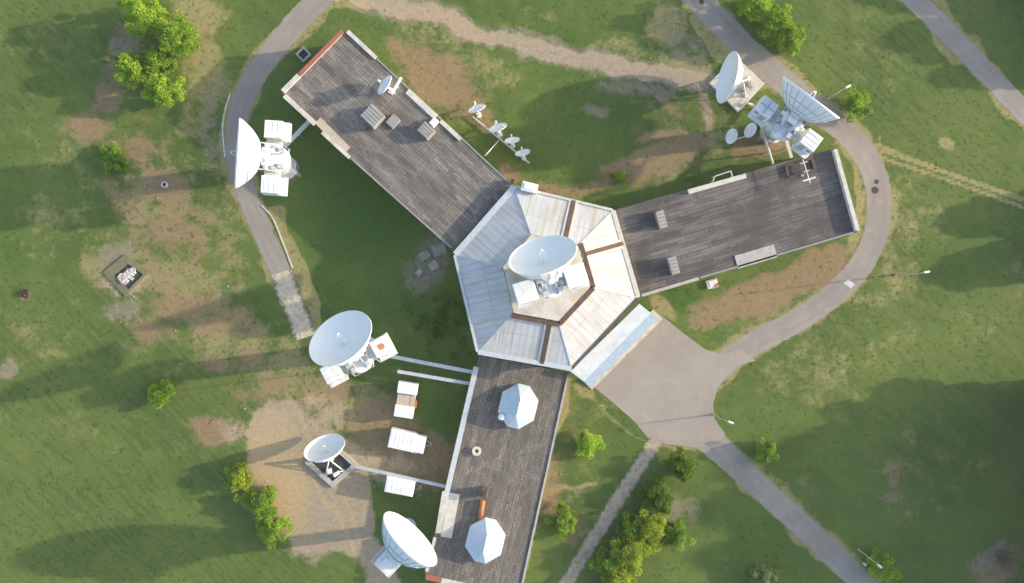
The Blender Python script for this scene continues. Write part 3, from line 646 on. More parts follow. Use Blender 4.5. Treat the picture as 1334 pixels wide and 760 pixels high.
# ------------------------------------------------------------------ antennas
def aim(px, py, z, m_img, t_deg):
    p = W(px, py, z); v = (p-Vector((0, 0, H))).normalized(); Mv = Vector((m_img[0], -m_img[1], 0)).normalized()
    u = (Mv-v*Mv.dot(v)).normalized(); t = math.radians(t_deg)
    return p, (u*math.cos(t)-v*math.sin(t)).normalized()
def dish_parts(root, piv, el, D, Lr, fd=.42, back=.32, ribs=24, mback='backgrey', nstrut=4, subr=.05):
    """reflector looking along local +x raised by el; rim plane Lr ahead of the pivot"""
    R0 = D/2; dep = D/(16*fd); f = fd*D
    a = Vector((math.cos(el), 0, math.sin(el))); y = Vector((0, 1, 0)); x2 = y.cross(a); R = Matrix((x2, y, a)).transposed()
    o = Vector(piv)+a*(Lr-dep)                      # vertex of the paraboloid
    m = MB(); prof = [(R0*k/14, dep*(k/14)**2) for k in range(0, 15)]; prof[0] = (.02, 0)
    m.lathe(prof, 48, R, o)
    m.lathe([(R0, dep), (R0+.05*R0/5, dep+.02), (R0+.07*R0/5, dep-.10), (R0*.985, dep-.30*R0/5)], 48, R, o)
    refl = m.build('reflector', 'dishwhite', root)
    m = MB(); hub = R0*.17; zb = dep-D*back
    pr = []
    for k in range(9):
        s = k/8; r = R0*.985*(1-s)+hub*s; pr.append((r, (dep-.30*R0/5)+(zb-(dep-.30*R0/5))*(1-(1-s)**2)))
    pr += [(hub, zb-.25), (hub*.9, zb-.4*R0/5), (.02, zb-.4*R0/5)]
    m.lathe(pr, 48, R, o, 0, flip=False)
    for i in range(ribs):
        an = 2*math.pi*i/ribs; cs, sn = math.cos(an), math.sin(an)
        for k in range(0, 8):
            p, q = pr[k], pr[k+1]
            m.bar(o+R@Vector((p[0]*cs, p[0]*sn, p[1]-.03)), o+R@Vector((q[0]*cs, q[0]*sn, q[1]-.03)), .09*R0/5, .12*R0/5, 1)
    for k in (2, 4, 6):
        p = pr[k]
        m.lathe([(p[0]+.02, p[1]-.12), (p[0]+.09, p[1]-.05), (p[0]+.02, p[1]+.03)], 48, R, o, 1)
    m.build('back_structure', [mback, 'duct'], refl)
    m = MB(); fz = f*.50
    m.lathe([(R0*.07, 0.0), (R0*.055, fz*.2), (R0*.03, fz*.3), (.01, fz*.3)], 20, R, o)
    m.lathe([(.01, fz+.05), (R0*subr, fz+.16*R0/5), (R0*subr, fz+.22*R0/5), (.01, fz+.3*R0/5)], 20, R, o)
    for i in range(nstrut):
        an = 2*math.pi*(i+.5)/nstrut; rr = R0*.20
        m.tube(o+R@Vector((rr*math.cos(an), rr*math.sin(an), dep*.2**2)), o+R@Vector((R0*subr*.8*math.cos(an), R0*subr*.8*math.sin(an), fz+.2)), .022*R0/5, .02*R0/5, 6)
    m.build('feed', 'dishwhite', refl)
    return a, o+a*zb-o*0
def railing(m, pts, z, hgt=1.05, closed=True, step=1.1, w=.05):
    P = [Vector(p) for p in pts]; E = list(zip(P, P[1:]+([P[0]] if closed else []))) if closed else list(zip(P[:-1], P[1:]))
    for a, b in E:
        a = Vector((a.x, a.y, z)); b = Vector((b.x, b.y, z)); n = max(1, round((b-a).length/step))
        for zz in (hgt*.5, hgt): m.bar(a+Vector((0, 0, zz)), b+Vector((0, 0, zz)), w)
        for k in range(n+1):
            p = a.lerp(b, k/n); m.bar(p, p+Vector((0, 0, hgt)), w)
def big_antenna(label, rim, hp, mimg, t, base_z=0.0, rear=False, rust=False, cross=False, D=10.7, Lr=4.3, cs=2.7, cy=4.3):
    z = hp+1.6
    for _ in range(4):
        p, a = aim(*rim, z, mimg, t); el = math.asin(a.z); z = hp+Lr*a.z
    az = math.atan2(a.y, a.x); pv = p-a*Lr
    root = thing('satellite_antenna', label, 'satellite dish', (pv.x, pv.y, base_z), az, 'large white satellite antennas')
    h = hp-base_z; fl = h-2.3
    m = MB(); m.lathe([(2.0, 0), (2.0, .3), (1.7, .5), (1.5, fl-1.2), (2.5, fl-.5), (2.5, fl-.12)], 28) if fl > 3 and not rear else m.lathe([(1.5, 0), (1.5, .3), (1.0, .5), (.9, fl-1.0), (1.5, fl-.4), (1.5, fl-.12)], 24) if rear else m.lathe([(2.6, 0), (2.4, .25), (2.3, fl-.12)], 28)
    ped = m.build('pedestal', 'white', root)
    if fl > 3 and not rear:
        k = MB(); k.box((-1.95, 0, 1.15), (.6, 1.0, 2.1)); k.build('door', 'steel', ped)
        k = MB()
        for sg in (-.3, .3): k.bar((-2.7, 1.2+sg, 0), (-2.7, 1.2+sg, fl+.9), .06)
        for q in range(int(fl/.35)): k.bar((-2.7, .9, .3+q*.35), (-2.7, 1.5, .3+q*.35), .04)
        k.build('ladder', 'steel', ped)
    if not rear:
        x0, x1, yw = -3.0, 1.3, 5.7
        m = MB(); m.box((-.5, 0, fl-.06), (2.7, 5.7, .14))
        for sg in (-1, 1): m.box((-1.2, sg*4.3, fl-.06), (3.7, 2.9, .142))
        for sg in (-1, 1):
            for xx in (-2.4, .6): m.bar((xx*.4, sg*1.5, fl-1.6), (xx*.7-.5, sg*5.2, fl-.15), .16)
        plat = m.build('platform', 'white', root)
        r = MB(); railing(r, [(.6, 5.7, 0), (-3.0, 5.7, 0), (-3.0, 2.9, 0), (-1.8, 2.2, 0), (-3.1, 1.6, 0), (-3.1, -1.6, 0), (-1.8, -2.2, 0), (-3.0, -2.9, 0), (-3.0, -5.7, 0), (.6, -5.7, 0)], fl+.01, closed=False)
        r.build('railing', 'white', plat)
        for sg in (1, -1):
            c = MB(); c.box((-.9, sg*cy, fl+1.29), (cs, cs, 2.56), 0, 0, .08)
            for xx in (-.8, .0, .8): c.box((xx-.9, sg*cy, fl+2.585), (.06, cs-.3, .05))
            cab = c.build('equipment_cabin', 'white', root)
            d = MB(); d.box((-.93-cs/2, sg*(cy-.4), fl+1.05), (.08, .9, 2.0)); d.build('door', 'steel', cab)
            d = MB(); d.box((-.93-cs/2, sg*(cy+.8), fl+1.5), (.07, .7, .7)); d.build('vent_grille', 'grey', cab)
            if rust and sg < 0:
                d = MB(); ring = [(-.9+.6*math.cos(q*.785)*random.uniform(.75, 1.2), sg*cy+.6*math.sin(q*.785)*random.uniform(.7, 1.2)) for q in range(8)]
                d.hexa([Vector((x, y, fl+2.59)) for x, y in ring], [Vector((x, y, fl+2.612)) for x, y in ring]); d.build('rust_patch', 'rustspot', cab)['label'] = 'orange rust patch'
            if cross and sg > 0:
                d = MB(); d.box((-.9, sg*cy, fl+2.64), (cs-.1, .16, .08)); d.box((-.9, sg*cy, fl+2.642), (.16, cs-.1, .08)); d.build('roof_strap', 'steel', cab)
        m = MB(); m.lathe([(2.0, fl-.3), (2.0, fl+.9), (1.8, fl+1.15), (.02, fl+1.2)], 28, None, (-1.2, 0, 0))
        m.build('turret', 'white', root)
        # small kit between cabins: ladders, boxes, rails
        for sg in (-1, 1):
            m = MB(); m.box((-2.2, sg*1.2, fl+1.5), (.9, .7, .9)); m.box((-1.2, sg*1.7, fl+1.6), (.7, .5, .8), .3); m.bar((-2.9, sg*.8, fl+1.1), (-.6, sg*.7, fl+2.8), .14)
            m.bar((-2.0, sg*2.05, fl+1.0), (.8, sg*2.05, fl+2.9), .12)
            m.build('drive_gear', 'duct', root)
        m = MB()
        for sg in (-1, 1):
            m.hexa([Vector(q) for q in ((-1.3, sg*1.15-.25, fl+1.15), (1.2, sg*1.15-.25, fl+1.15), (1.2, sg*1.15+.25, fl+1.15), (-1.3, sg*1.15+.25, fl+1.15))],
                   [Vector(q) for q in ((-.4, sg*1.15-.2, h+.5), (.5, sg*1.15-.2, h+.5), (.5, sg*1.15+.2, h+.5), (-.4, sg*1.15+.2, h+.5))])
        m.tube((0, -2.0, h), (0, 2.0, h), .38, .38, 16)
        m.build('yoke', 'white', root)
    else:
        m = MB(); m.box((-1.4, 0, fl-.06), (4.6, 3.8, .14)); plat = m.build('platform', 'duct', root)
        r = MB(); railing(r, [(.8, 1.85, 0), (-3.65, 1.85, 0), (-3.65, -1.85, 0), (.8, -1.85, 0)], fl+.01, closed=False); r.build('railing', 'white', plat)
        c = MB(); c.box((-1.7, 0, fl+1.25), (2.9, 2.8, 2.4), 0, 0, .08); c.box((-3.35, .4, fl+.7), (.5, 1.6, 1.3)); c.box((-1.5, .3, fl+2.6), (1.2, .9, .3))
        for xx in (-1.2, -.3, .6): c.box((xx-1.5, 0, fl+2.475), (.08, 2.6, .05))
        cab = c.build('equipment_cabin', 'white', root)
        d = MB(); d.box((-3.3, -.9, fl+.5), (.7, .7, .9)); d.build('motor_box', 'orange', cab)
        d = MB(); d.box((-1.7, -1.45, fl+1.1), (.9, .08, 1.9)); d.build('door', 'bluemetal', cab)
        m = MB()
        for sg in (-1, 1): m.bar((-1.0, sg*1.2, fl), (.1, sg*1.0, h+.2), .4)
        m.tube((0, -1.6, h), (0, 1.6, h), .34, .34, 14); m.bar((-2.5, 0, fl+2.2), (.2, 0, h+.3), .35)
        m.build('yoke', 'white', root)
    av, hubp = dish_parts(root, (0, 0, h), el, D, Lr, ribs=24)
    k = MB(); d0 = Lr-D/(16*.42); zb = D/(16*.42)-D*.32
    a2 = Vector((math.cos(el), 0, math.sin(el))); k.tube(Vector((0, 0, h))-a2*.6, Vector((0, 0, h))+a2*(d0+zb-.2), 1.0, .9, 20)
    k.bar(Vector((0, -.9, h))-a2*.2, Vector((0, -.9, h))-a2*1.5+Vector((0, 0, -.6)), .5); k.bar(Vector((0, .9, h))-a2*.2, Vector((0, .9, h))-a2*1.5+Vector((0, 0, -.6)), .5)
    k.build('hub_housing', 'white', root)
    print('ANT', label[:40], 'base', round(pv.x/MPP+CX), round(CY-pv.y/MPP), 'el', round(math.degrees(el)), 'rimz', round(z, 1))
    return root
big_antenna('large white antenna seen side-on, its dish facing left across the ring road', (308.5, 200), 11.5, (-.994, -.11), 1)
big_antenna('large antenna beside the right wing showing the blue-grey ribbed back of its dish', (1057, 126), 10.4, (.64, -.77), 0, cross=True)
big_antenna('large white antenna standing on the hexagonal hall roof', (706.5, 332), 14.1, (-.27, -.96), 31, base_z=DK+.36, D=10.4, cs=3.3, cy=4.0)
big_antenna('large white antenna with an orange rust patch on one cabin roof, left of the hall', (443, 440), 13.0, (-.62, -.78), 40, rust=True, D=10.3)
big_antenna('large white antenna at the bottom with a deep bright bowl facing the skylight wing', (535, 701.5), 15.0, (.69, -.73), 19, rear=True, Lr=3.5)

def pad_antenna(label, rim, zr, mimg, t, D, padc, padq, pit, Lr):
    p, a = aim(*rim, zr, mimg, t); el = math.asin(a.z); az = math.atan2(a.y, a.x); pv = p-a*Lr
    base = W(*padc); root = thing('satellite_antenna', label, 'satellite dish', base, 0, 'medium satellite antennas on square pads')
    q = [W(*c)-base for c in padq]
    if (q[1]-q[0]).cross(q[2]-q[1]).z < 0: q = q[::-1]
    up = lambda s, z: [Vector((v.x*s, v.y*s, z)) for v in q]
    m = MB()
    if pit:
        o0, o1_, i1_, i0 = up(1, 0), up(1, .45), up(.74, .45), up(.74, .06)
        for i in range(4):
            j = (i+1) % 4; m.face([o0[i], o0[j], o1_[j], o1_[i]]); m.face([o1_[i], o1_[j], i1_[j], i1_[i]]); m.face([i1_[i], i1_[j], i0[j], i0[i]])
        m.face(up(.74, .06), 1); f = m.build('foundation', ['concrete', 'dark'], root); zt = .06
    else:
        m.hexa(up(1, 0), up(1, .5)); f = m.build('foundation', 'paleconc', root); zt = .5
        k = MB(); r = up(.97, .5); railing(k, [r[1], r[2], r[3]], .5, .9, False, 1.2); k.build('railing', 'white', f)
    P = Vector((pv.x-base.x, pv.y-base.y, pv.z)); m = MB()
    c0 = Vector((P.x*.5, P.y*.5, zt))
    m.tube(c0, P, .30, .22, 12)
    d = Vector((math.cos(az), math.sin(az), 0)); s = Vector((-d.y, d.x, 0))
    for k, (u, v) in enumerate(((-1.9, 1.5), (-1.9, -1.5), (1.2, 1.7), (1.2, -1.7))):
        b = c0*.5+d*u+s*v; b.z = zt; m.tube(b, P+a*-.1, .13, .10, 8); m.box((b.x, b.y, zt+.1), (.5, .5, .2), az)
    m.tube(c0*.5+d*-1.9+s*1.5+Vector((0, 0, .5)), c0*.5+d*-1.9+s*-1.5+Vector((0, 0, .5)), .08, .08, 8)
    m.build('mount', 'white', root)
    m = MB(); m.box(c0*.4+d*-1.3+s*.6+Vector((0, 0, .6)), (.8, .6, 1.1), az, 0, .04); m.box(c0*.4+d*-2.1+s*-.4+Vector((0, 0, .4)), (.6, 1.1, .7), az+.4, 0, .04); m.build('drive_box', 'grey' if not pit else 'white', root)
    e = bpy.data.objects.new('dish', None); COL.objects.link(e); e.parent = root; e.location = P; e.rotation_euler = (0, 0, az)
    # reflector parts hang directly from the thing, turned to the bearing
    COL.objects.unlink(e); bpy.data.objects.remove(e)
    before = set(COL.objects); dish_parts(root, (0, 0, 0), el, D, Lr, fd=.38, back=.24, ribs=16)
    for o in set(COL.objects)-before:
        if o.parent == root: o.location = P; o.rotation_euler = (0, 0, az)
    print('PAD', label[:30], 'pivot', P, 'el', round(math.degrees(el)))
pad_antenna('medium white antenna on a dark square concrete pit in the sandy yard', (422.5, 583), 4.6, (-.36, -.93), 34, 6.8, (432, 604), [(453, 584), (468, 606), (434, 635), (397, 604), (428, 575)][:4] if 0 else [(432, 573), (468, 606), (434, 635), (397, 602)], True, 2.5)
pad_antenna('medium white antenna on a pale square platform near the top right, facing left', (947, 101), 6.0, (-.975, -.22), 19, 8.3, (959, 111), [(958, 75), (923, 109), (961, 147), (995, 110)], False, 2.7)

# small dishes
def small_dish(label, group):
    r = thing('small_dish', label, 'satellite dish', (0, 0, 0), 0, group); el = math.radians(32)
    m = MB(); m.tube((0, 0, 0), (0, 0, 1.25), .09, .08, 10); m.box((0, 0, .05), (.6, .6, .1)); m.bar((-.5, 0, .1), (0, 0, .9), .07); m.bar((-.1, 0, 1.25), (.35, 0, 1.35), .16)
    m.build('post', 'white', r)
    D = 2.2; R0 = D/2; a = Vector((math.cos(el), 0, math.sin(el))); y = Vector((0, 1, 0)); R = Matrix((y.cross(a), y, a)).transposed(); o = Vector((.3, 0, 1.4))
    m = MB(); m.lathe([(max(.01, R0*k/8), .30*(k/8)**2) for k in range(9)]+[(R0+.03, .31), (R0+.02, .24)]+[(max(.01, R0*k/8), .30*(k/8)**2-.06) for k in range(8, -1, -1)], 28, R, o)
    m.build('reflector', 'dishwhite', r)
    m = MB(); tip = o+a*.95; m.tube(o+R@Vector((R0*.95, 0, .27)), tip, .045, .04, 6); m.tube(o+R@Vector((-R0*.5, R0*.8, .27)), tip, .03, .03, 6); m.tube(o+R@Vector((-R0*.5, -R0*.8, .27)), tip, .03, .03, 6); m.tube(tip-a*.12, tip+a*.22, .11, .13, 10)
    m.build('feed_arm', 'white', r)
    return r
g1 = 'small dishes along the rail above the hall'; g2 = 'pair of small dishes near the right wing'
spots = [((624, 150), 'small dish at the far left end of the rail near the long left wing', g1, 112, 1.35), ((651, 175), 'small dish second along the rail, where a thin arm runs to the roof', g1, 112, 1.4),
         ((668, 190), 'small dish third along the rail, close beside the end dish', g1, 100, 1.15), ((682, 206), 'small dish at the rail end nearest the hexagonal hall', g1, 105, 1.15),
         ((954, 181), 'small dish left of its pair on the bare patch by the right wing', g2, 172, 1.15), ((978, 174), 'small dish right of its pair, beside the long cream conduit', g2, 165, 1.15)]
proto = None
for (c, lab, g, ang, sc) in spots:
    o = proto if False else (small_dish(lab, g) if proto is None else copy_tree(proto))
    proto = proto or o; o.location = W(*c); o.rotation_euler = (0, 0, math.radians(ang)); o.scale = (sc,)*3; o['label'] = lab; o['group'] = g
o = copy_tree(proto); o.location = W(510, 119, HN)+Vector((0, 0, .01)); o.rotation_euler = (0, 0, math.radians(150)); o.scale = (1.55,)*3
o['label'] = 'small white dish on the felt roof of the long upper left wing'; del o['group']
def pipe(name, label, cat, pts, r, mat='duct', posts=True, flat=False):
    P = [Vector(p) for p in pts]; c = P[0].copy(); c.z = 0; root = thing(name, label, cat, c); m = MB()
    for a, b in zip(P[:-1], P[1:]):
        if flat: m.bar(a-c, b-c, r*2, r*1.2)
        else: m.tube(a-c, b-c, r, r, 10)
    m.build('duct', mat, root)
    if posts:
        tot = sum((b-a).length for a, b in zip(P[:-1], P[1:]))
        for a, b in zip(P[:-1], P[1:]):
            n = max(1, int((b-a).length/4))
            for k in range(n):
                p = a.lerp(b, (k+.5)/n)-c; m = MB(); m.tube((p.x, p.y, 0), (p.x, p.y, p.z-r*.6), .08, .08, 8); m.build('support_post', 'steel', root)
    return root
pipe('mounting_rail', 'long thin white rail carrying four small dishes', 'rail', [W(616, 152, .5), W(690, 213, .5)], .13, 'duct', True, True)
pipe('mounting_rail', 'short white rail joining the pair of small dishes', 'rail', [W(953, 183, .5), W(980, 176, .5)], .11, 'white', True, True)
pipe('stay_cable', 'thin pale cable from the dish rail to the left wing roof', 'cable', [W(649, 184, .6), W(632, 203, HN-.4)], .09, 'duct', False)
pipe('cable_duct', 'pale blue cable duct from the side-on antenna to the left wing', 'cable duct', [W(371, 191, 3.4), W(404, 157, 4.6)], .32, 'duct', True, True)
pipe('cable_duct', 'upper of two long pale ducts from the rust-spotted antenna to the lower wing', 'cable duct', [W(497, 462, 2.8), W(616, 485, 2.9)], .30, 'duct', True, True)
pipe('cable_duct', 'lower of two long pale ducts, the one starting in open grass', 'cable duct', [W(518, 484, 2.6), W(612, 500, 2.7)], .27, 'duct', True, True)
pipe('cable_duct', 'pale duct from the sandy yard antenna across to the lower wing', 'cable duct', [W(464, 608, 1.2), W(500, 616, 1.6), W(581, 634, 2.4)], .26, 'duct', True, True)
pipe('cable_duct', 'long cream conduit bending from the pale platform to the right wing', 'cable duct', [W(970, 134, .9), W(981, 137, .9), W(985, 145, .9), W(1007, 214, HE-.5)], .22, 'cream', True)
pipe('cable_duct', 'short cream conduit from the ribbed-back antenna to the right wing', 'cable duct', [W(1022, 176, 3.9), W(1031, 206, HE-.4)], .26, 'cream', True, True)
b = W(518, 114, HN); r = thing('roof_aerial_panel', 'slim white aerial panel standing beside the small dish on the left wing roof', 'aerial', b, math.radians(60))
m = MB(); m.tube((0, 0, 0), (0, 0, 1.1), .07, .07, 8); m.box((0, 0, .05), (.5, .5, .1)); m.build('post', 'steel', r); m = MB(); m.box((0, 0, 1.2), (3.0, .42, .2), 0, 0, .05); m.build('panel', 'white', r)
# yagi mast on right wing
b = W(1045, 228, HE); r = thing('aerial_mast', 'thin white cross-armed aerial on the dark right wing roof', 'aerial', b)
m = MB(); m.tube((0, 0, 0), (0, 0, 2.6), .06, .05, 8); m.box((0, 0, .06), (.5, .5, .12)); m.build('mast', 'steel', r)
m = MB(); m.bar((-.7, 2.2, 2.3), (.5, -1.6, 2.3), .11); m.build('boom', 'white', r)
for u, w in ((.15, 1.0), (.5, .8), (.85, 1.7)):
    m = MB(); c = Vector((-.7, 2.2, 2.36)).lerp(Vector((.5, -1.6, 2.36)), u); d = Vector((.95, .3, 0)); m.bar(c-d*w*.6, c+d*w*.6, .10 if w < 1.5 else .2); m.build('element', 'white', r)

# ------------------------------------------------------------------ trailers and odd things
def trailer(label, quad, h, kind, group):
    P = [W(*p, h) for p in quad]; c = sum(P, Vector())/4; c.z = 0; ax = (P[1]-P[0]+P[2]-P[3]); rz = math.atan2(ax.y, ax.x); ln = ax.length/2; wd = ((P[3]-P[0]).length+(P[2]-P[1]).length)/2
    r = thing('trailer_cabin', label, 'trailer', c, rz, group); ch = .45
    m = MB()
    for sg in (-1, 1): m.box((0, sg*wd*.3, ch-.08), (ln*.98, .12, .16))
    m.build('chassis', 'dark', r)
    if kind == 'split':
        a = MB(); a.box((-ln*.325, 0, ch+(h-ch)/2), (ln*.34, wd*.96, h-ch), 0, 0, .06); a.build('cabin', 'white', r)
        a = MB(); a.box((ln*.345, 0, ch+(h-ch)/2-.05), (ln*.33, wd, h-ch-.1), 0, 0, .06); a.build('cabin', 'white', r)
        a = MB(); a.box((0, .0, ch+.9), (ln*.33, wd*.9, 1.8)); a.box((0, -wd*.28, ch+1.83), (ln*.3, .1, .06)); a.build('tarp_cover', 'tan', r)
        a = MB(); a.box((-ln*.1, -wd*.52, ch+.6), (1.2, .3, 1.1)); a.build('side_box', 'orange', r)
    else:
        fr = .70 if kind == 'step' else 1.0
        a = MB(); a.box((-ln*(1-fr)/2, 0, ch+(h-ch)/2), (ln*fr, wd, h-ch), 0, 0, .10)
        n = 6
        for k in range(n): a.box((-ln/2+ln*fr*(k+.5)/n, 0, h+.012), (.07, wd*.86, .03))
        body = a.build('body', 'white', r)
        d = MB(); d.box((-ln*.2, -wd/2-.02, ch+1.0), (.8, .05, 1.8)); d.build('door', 'steel', body)
        d = MB(); d.box((ln*.12 if fr == 1 else 0, -wd/2-.02, ch+1.3), (.8, .05, .6)); d.build('window', 'glass', body)
        if kind == 'step':
            a = MB(); a.box((ln*.35, -.05, ch+(h-ch)*.44), (ln*.298, wd*.92, (h-ch)*.88), 0, 0, .08); a.build('front_box', 'white', r)
            a = MB(); a.box((ln*.25, -wd*.56, 1.0), (.9, .3, 1.0)); a.build('side_box', 'duct', r)
        a = MB(); e = ln/2
        a.bar((e, .55, ch), (e+1.0, 0, ch), .1); a.bar((e, -.55, ch), (e+1.0, 0, ch), .1); a.bar((e+.95, -.5, ch), (e+.95, .5, ch), .08); a.build('hitch', 'steel', r)
    for x in (-.28, .28):
        for sg in (-1, 1):
            a = MB(); a.tube((x*ln, sg*(wd/2-.32), .38), (x*ln, sg*(wd/2-.08), .38), .38, .38, 16); a.build('wheel', 'dark', r)
    return r
tg = 'white trailers parked beside the lower wing'
trailer('white two-part trailer cabin with a tan cover across its middle', [(512, 543), (519, 497), (544, 502), (537, 546)][0:4], 2.7, 'split', tg)
trailer('longest white trailer, with a stepped front box and hitch, above the yard duct', [(505, 583), (551, 593), (555, 569), (509, 559)], 2.7, 'step', tg)
trailer('short white trailer with a hitch, just below the yard duct', [(500, 641), (537, 648), (541, 628), (504, 621)], 2.6, 'plain', tg)

# rubble pit
q = [W(*p) for p in ((134, 355), (164, 387), (196, 354), (163, 331))]; c = sum(q, Vector())/4
r = thing('foundation_pit', 'square old concrete foundation pit filled with pale rubble in the left meadow', 'foundation', c)
q = [v-c for v in q]; up = lambda s, z, o=Vector((0, 0, 0)): [Vector((v.x*s, v.y*s, z))+o for v in q]
off = Vector((.5, -.35, 0))
m = MB(); o0, o1_, i1_, i0 = up(.98, 0), up(.98, .22), up(.60, .26, off), up(.60, .07, off)
for i in range(4):
    j = (i+1) % 4; m.face([o0[i], o0[j], o1_[j], o1_[i]]); m.face([o1_[i], o1_[j], i1_[j], i1_[i]]); m.face([i1_[i], i1_[j], i0[j], i0[i]])
m.face(up(.60, .07, off), 1); m.build('frame', ['pathmat', 'dark'], r)
ax = (q[1]-q[0]).normalized(); ay = (q[3]-q[0]).normalized()
m = MB()
for k in range(110):
    p = off+ay*random.uniform(-1.45, 1.5)+ax*random.gauss(-.05, .38); s = random.uniform(.15, .6)
    m.box((p.x, p.y, .1+random.uniform(0, .3)), (s, s*random.uniform(.5, 1), s*.5), 0, 0, 0, Matrix.Rotation(random.uniform(0, 3), 3, 'Z')@Matrix.Rotation(random.uniform(-.5, .5), 3, 'X'))
m.build('rubble', 'rubble', r)
m = MB()
for k in range(5):
    p = off+ay*(-1.2+k*.6)+ax*random.uniform(-.3, .3); m.bar((p.x-.6, p.y+.3, .35), (p.x+.5, p.y-.4, .48), .35, .10)
m.build('broken_slab', 'white', r)
# concrete rings
def well(c, label, mat='paleconc', r_=.52):
    r = thing('concrete_well', label, 'well', W(*c)); m = MB()
    m.lathe([(r_, 0), (r_, .45), (r_*.62, .45), (r_*.60, .05)], 22, smooth=False); m.build('ring', mat, r)
    m = MB(); m.lathe([(r_*.6, .06), (.01, .06)], 22); m.build('opening', 'dark', r); return r
well((215, 241), 'small round concrete well ring on reddish soil in the left meadow')
r = thing('concrete_well', 'small square grey well box beside the red-capped end wall', 'well', W(396, 72)); m = MB()
for sg in (-1, 1): m.box((sg*.75, 0, .3), (.3, 1.8, .6), .7); 
m = MB()
R7 = Matrix.Rotation(.75, 3, 'Z')
for u, v, sx, sy in ((.8, 0, .3, 1.9), (-.8, 0, .3, 1.9), (0, .8, 1.3, .3), (0, -.8, 1.3, .3)):
    p = R7@Vector((u, v, .25)); m.box(p, (sx, sy, .5), .75)
m.build('ring', 'concrete', r); m = MB(); m.box((0, 0, .1), (1.28, 1.28, .06), .75); m.build('opening', 'dark', r)
# loose slabs
for c, s, rz, lab in (((553, 333), 1.75, .6, 'loose square concrete slab lying nearest the left wing corner'), ((565, 346), 1.6, .55, 'loose square concrete slab lying lowest on the stony patch'), ((572, 325), 2.3, .35, 'largest loose concrete slab, tucked against the hall corner'), ((546, 355), 1.1, 1.0, 'smallest loose concrete slab at the left of the stony patch')):
    m = MB(); m.box((0, 0, .1), (s, s*.85, .2), 0, 0, .04); m.box((s*.2, s*.1, .215), (.3, .08, .03), .3)
    o = m.build('concrete_slab', 'concrete' if s < 1.7 else 'slab'); o.location = W(*c); o.rotation_euler = (0, 0, rz); tag(o, lab, 'slab', 'loose slabs beside the hall')
# brush heap, white hatch, manholes, patch
m = MB()
for k in range(90):
    a = random.uniform(0, 6.28); rr = random.uniform(0, .7); p = Vector((rr*math.cos(a), rr*math.sin(a)*.8, 0)); m.bar(p+Vector((random.uniform(-.6, .6), random.uniform(-.5, .5), .02)), p+Vector((random.uniform(-.5, .5), random.uniform(-.4, .4), random.uniform(.2, .6))), .09)
o = m.build('brush_pile', 'brush'); o.location = W(33, 383); tag(o, 'small dark brown heap of dead brush on the grass at far left', 'brush pile')
r = thing('utility_hatch', 'small white utility hatch on the reddish grass below the right wing', 'hatch', W(927, 370), .25)
m = MB(); m.box((0, 0, .25), (1.9, 1.5, .5), 0, 0, .06); m.build('body', 'paleconc', r); m = MB(); m.box((.15, .05, .53), (1.3, 1.0, .07), 0, 0, .02); m.build('lid', 'white', r); m = MB(); m.box((.7, -.4, .57), (.5, .5, .12), .2); m.build('cap', 'orange', r)
for c, s, lab in (((1142, 237), .38, 'dark manhole cover on the bend of the east road, upper of two'), ((1140, 248), .58, 'dark manhole cover on the bend of the east road, lower and bigger of two'), ((815, 461), .4, 'small dark drain cover on the plaza near the entrance canopy'), ((914, 3), .4, 'dark manhole cover on the east road at the top edge')):
    r = thing('manhole_cover', lab, 'manhole cover', W(*c)+Vector((0, 0, .028))); m = MB(); m.tube((0, 0, 0), (0, 0, .03), s, s, 20); m.build('rim', 'dark', r); m = MB(); m.tube((0, 0, .031), (0, 0, .045), s*.78, s*.78, 20); m.build('lid', 'brush', r)
m = MB(); m.hexa([Vector((*W(*p).xy, .021)) for p in ((1099, 369), (1108, 376), (1114, 371), (1105, 364))][::1], [Vector((*W(*p).xy, .034)) for p in ((1099, 369), (1108, 376), (1114, 371), (1105, 364))])
tag(m.build('road_patch', 'paleconc'), kind='structure')

# lamp posts
def lamp(label, c, h, ang):
    r = thing('street_lamp', label, 'street lamp', W(*c), ang, 'street lamps by the roads'); m = MB()
    m.tube((0, 0, 0), (0, 0, .5), .18, .16, 10); m.tube((0, 0, .5), (0, 0, h), .10, .06, 10); m.build('pole', 'paleconc', r)
    m = MB(); m.tube((0, 0, h-.1), (1.3, 0, h+.25), .05, .045, 8); m.build('arm', 'steel', r)
    m = MB(); m.box((1.6, 0, h+.26), (.9, .34, .18), 0, 0, .06); hd_ = m.build('lamp_head', 'white', r); m = MB(); m.box((1.6, 0, h+.15), (.6, .26, .04)); m.build('lens', 'lens', hd_)
lamp('tall lone street lamp on the grass outside the east road bend', (1166, 358), 7.4, math.radians(10))
lamp('street lamp at the plaza edge where the south road starts', (930, 540), 4.9, math.radians(-20))
lamp('street lamp beside the south road near the bottom edge, next to a round bush', (1118, 716), 5.2, math.radians(-40))
lamp('street lamp half hidden behind the blue-grey ribbed dish', (1078, 129), 5.0, math.radians(30))
m = MB(); m.tube((0, 0, 0), (0, 0, .8), .22, .2, 12); m.tube((0, 0, .8), (0, 0, .9), .26, .1, 12); o = m.build('marker_post', 'white'); o.location = W(1125, 734); tag(o, 'short white marker post by the south road near the bottom edge', 'marker post')

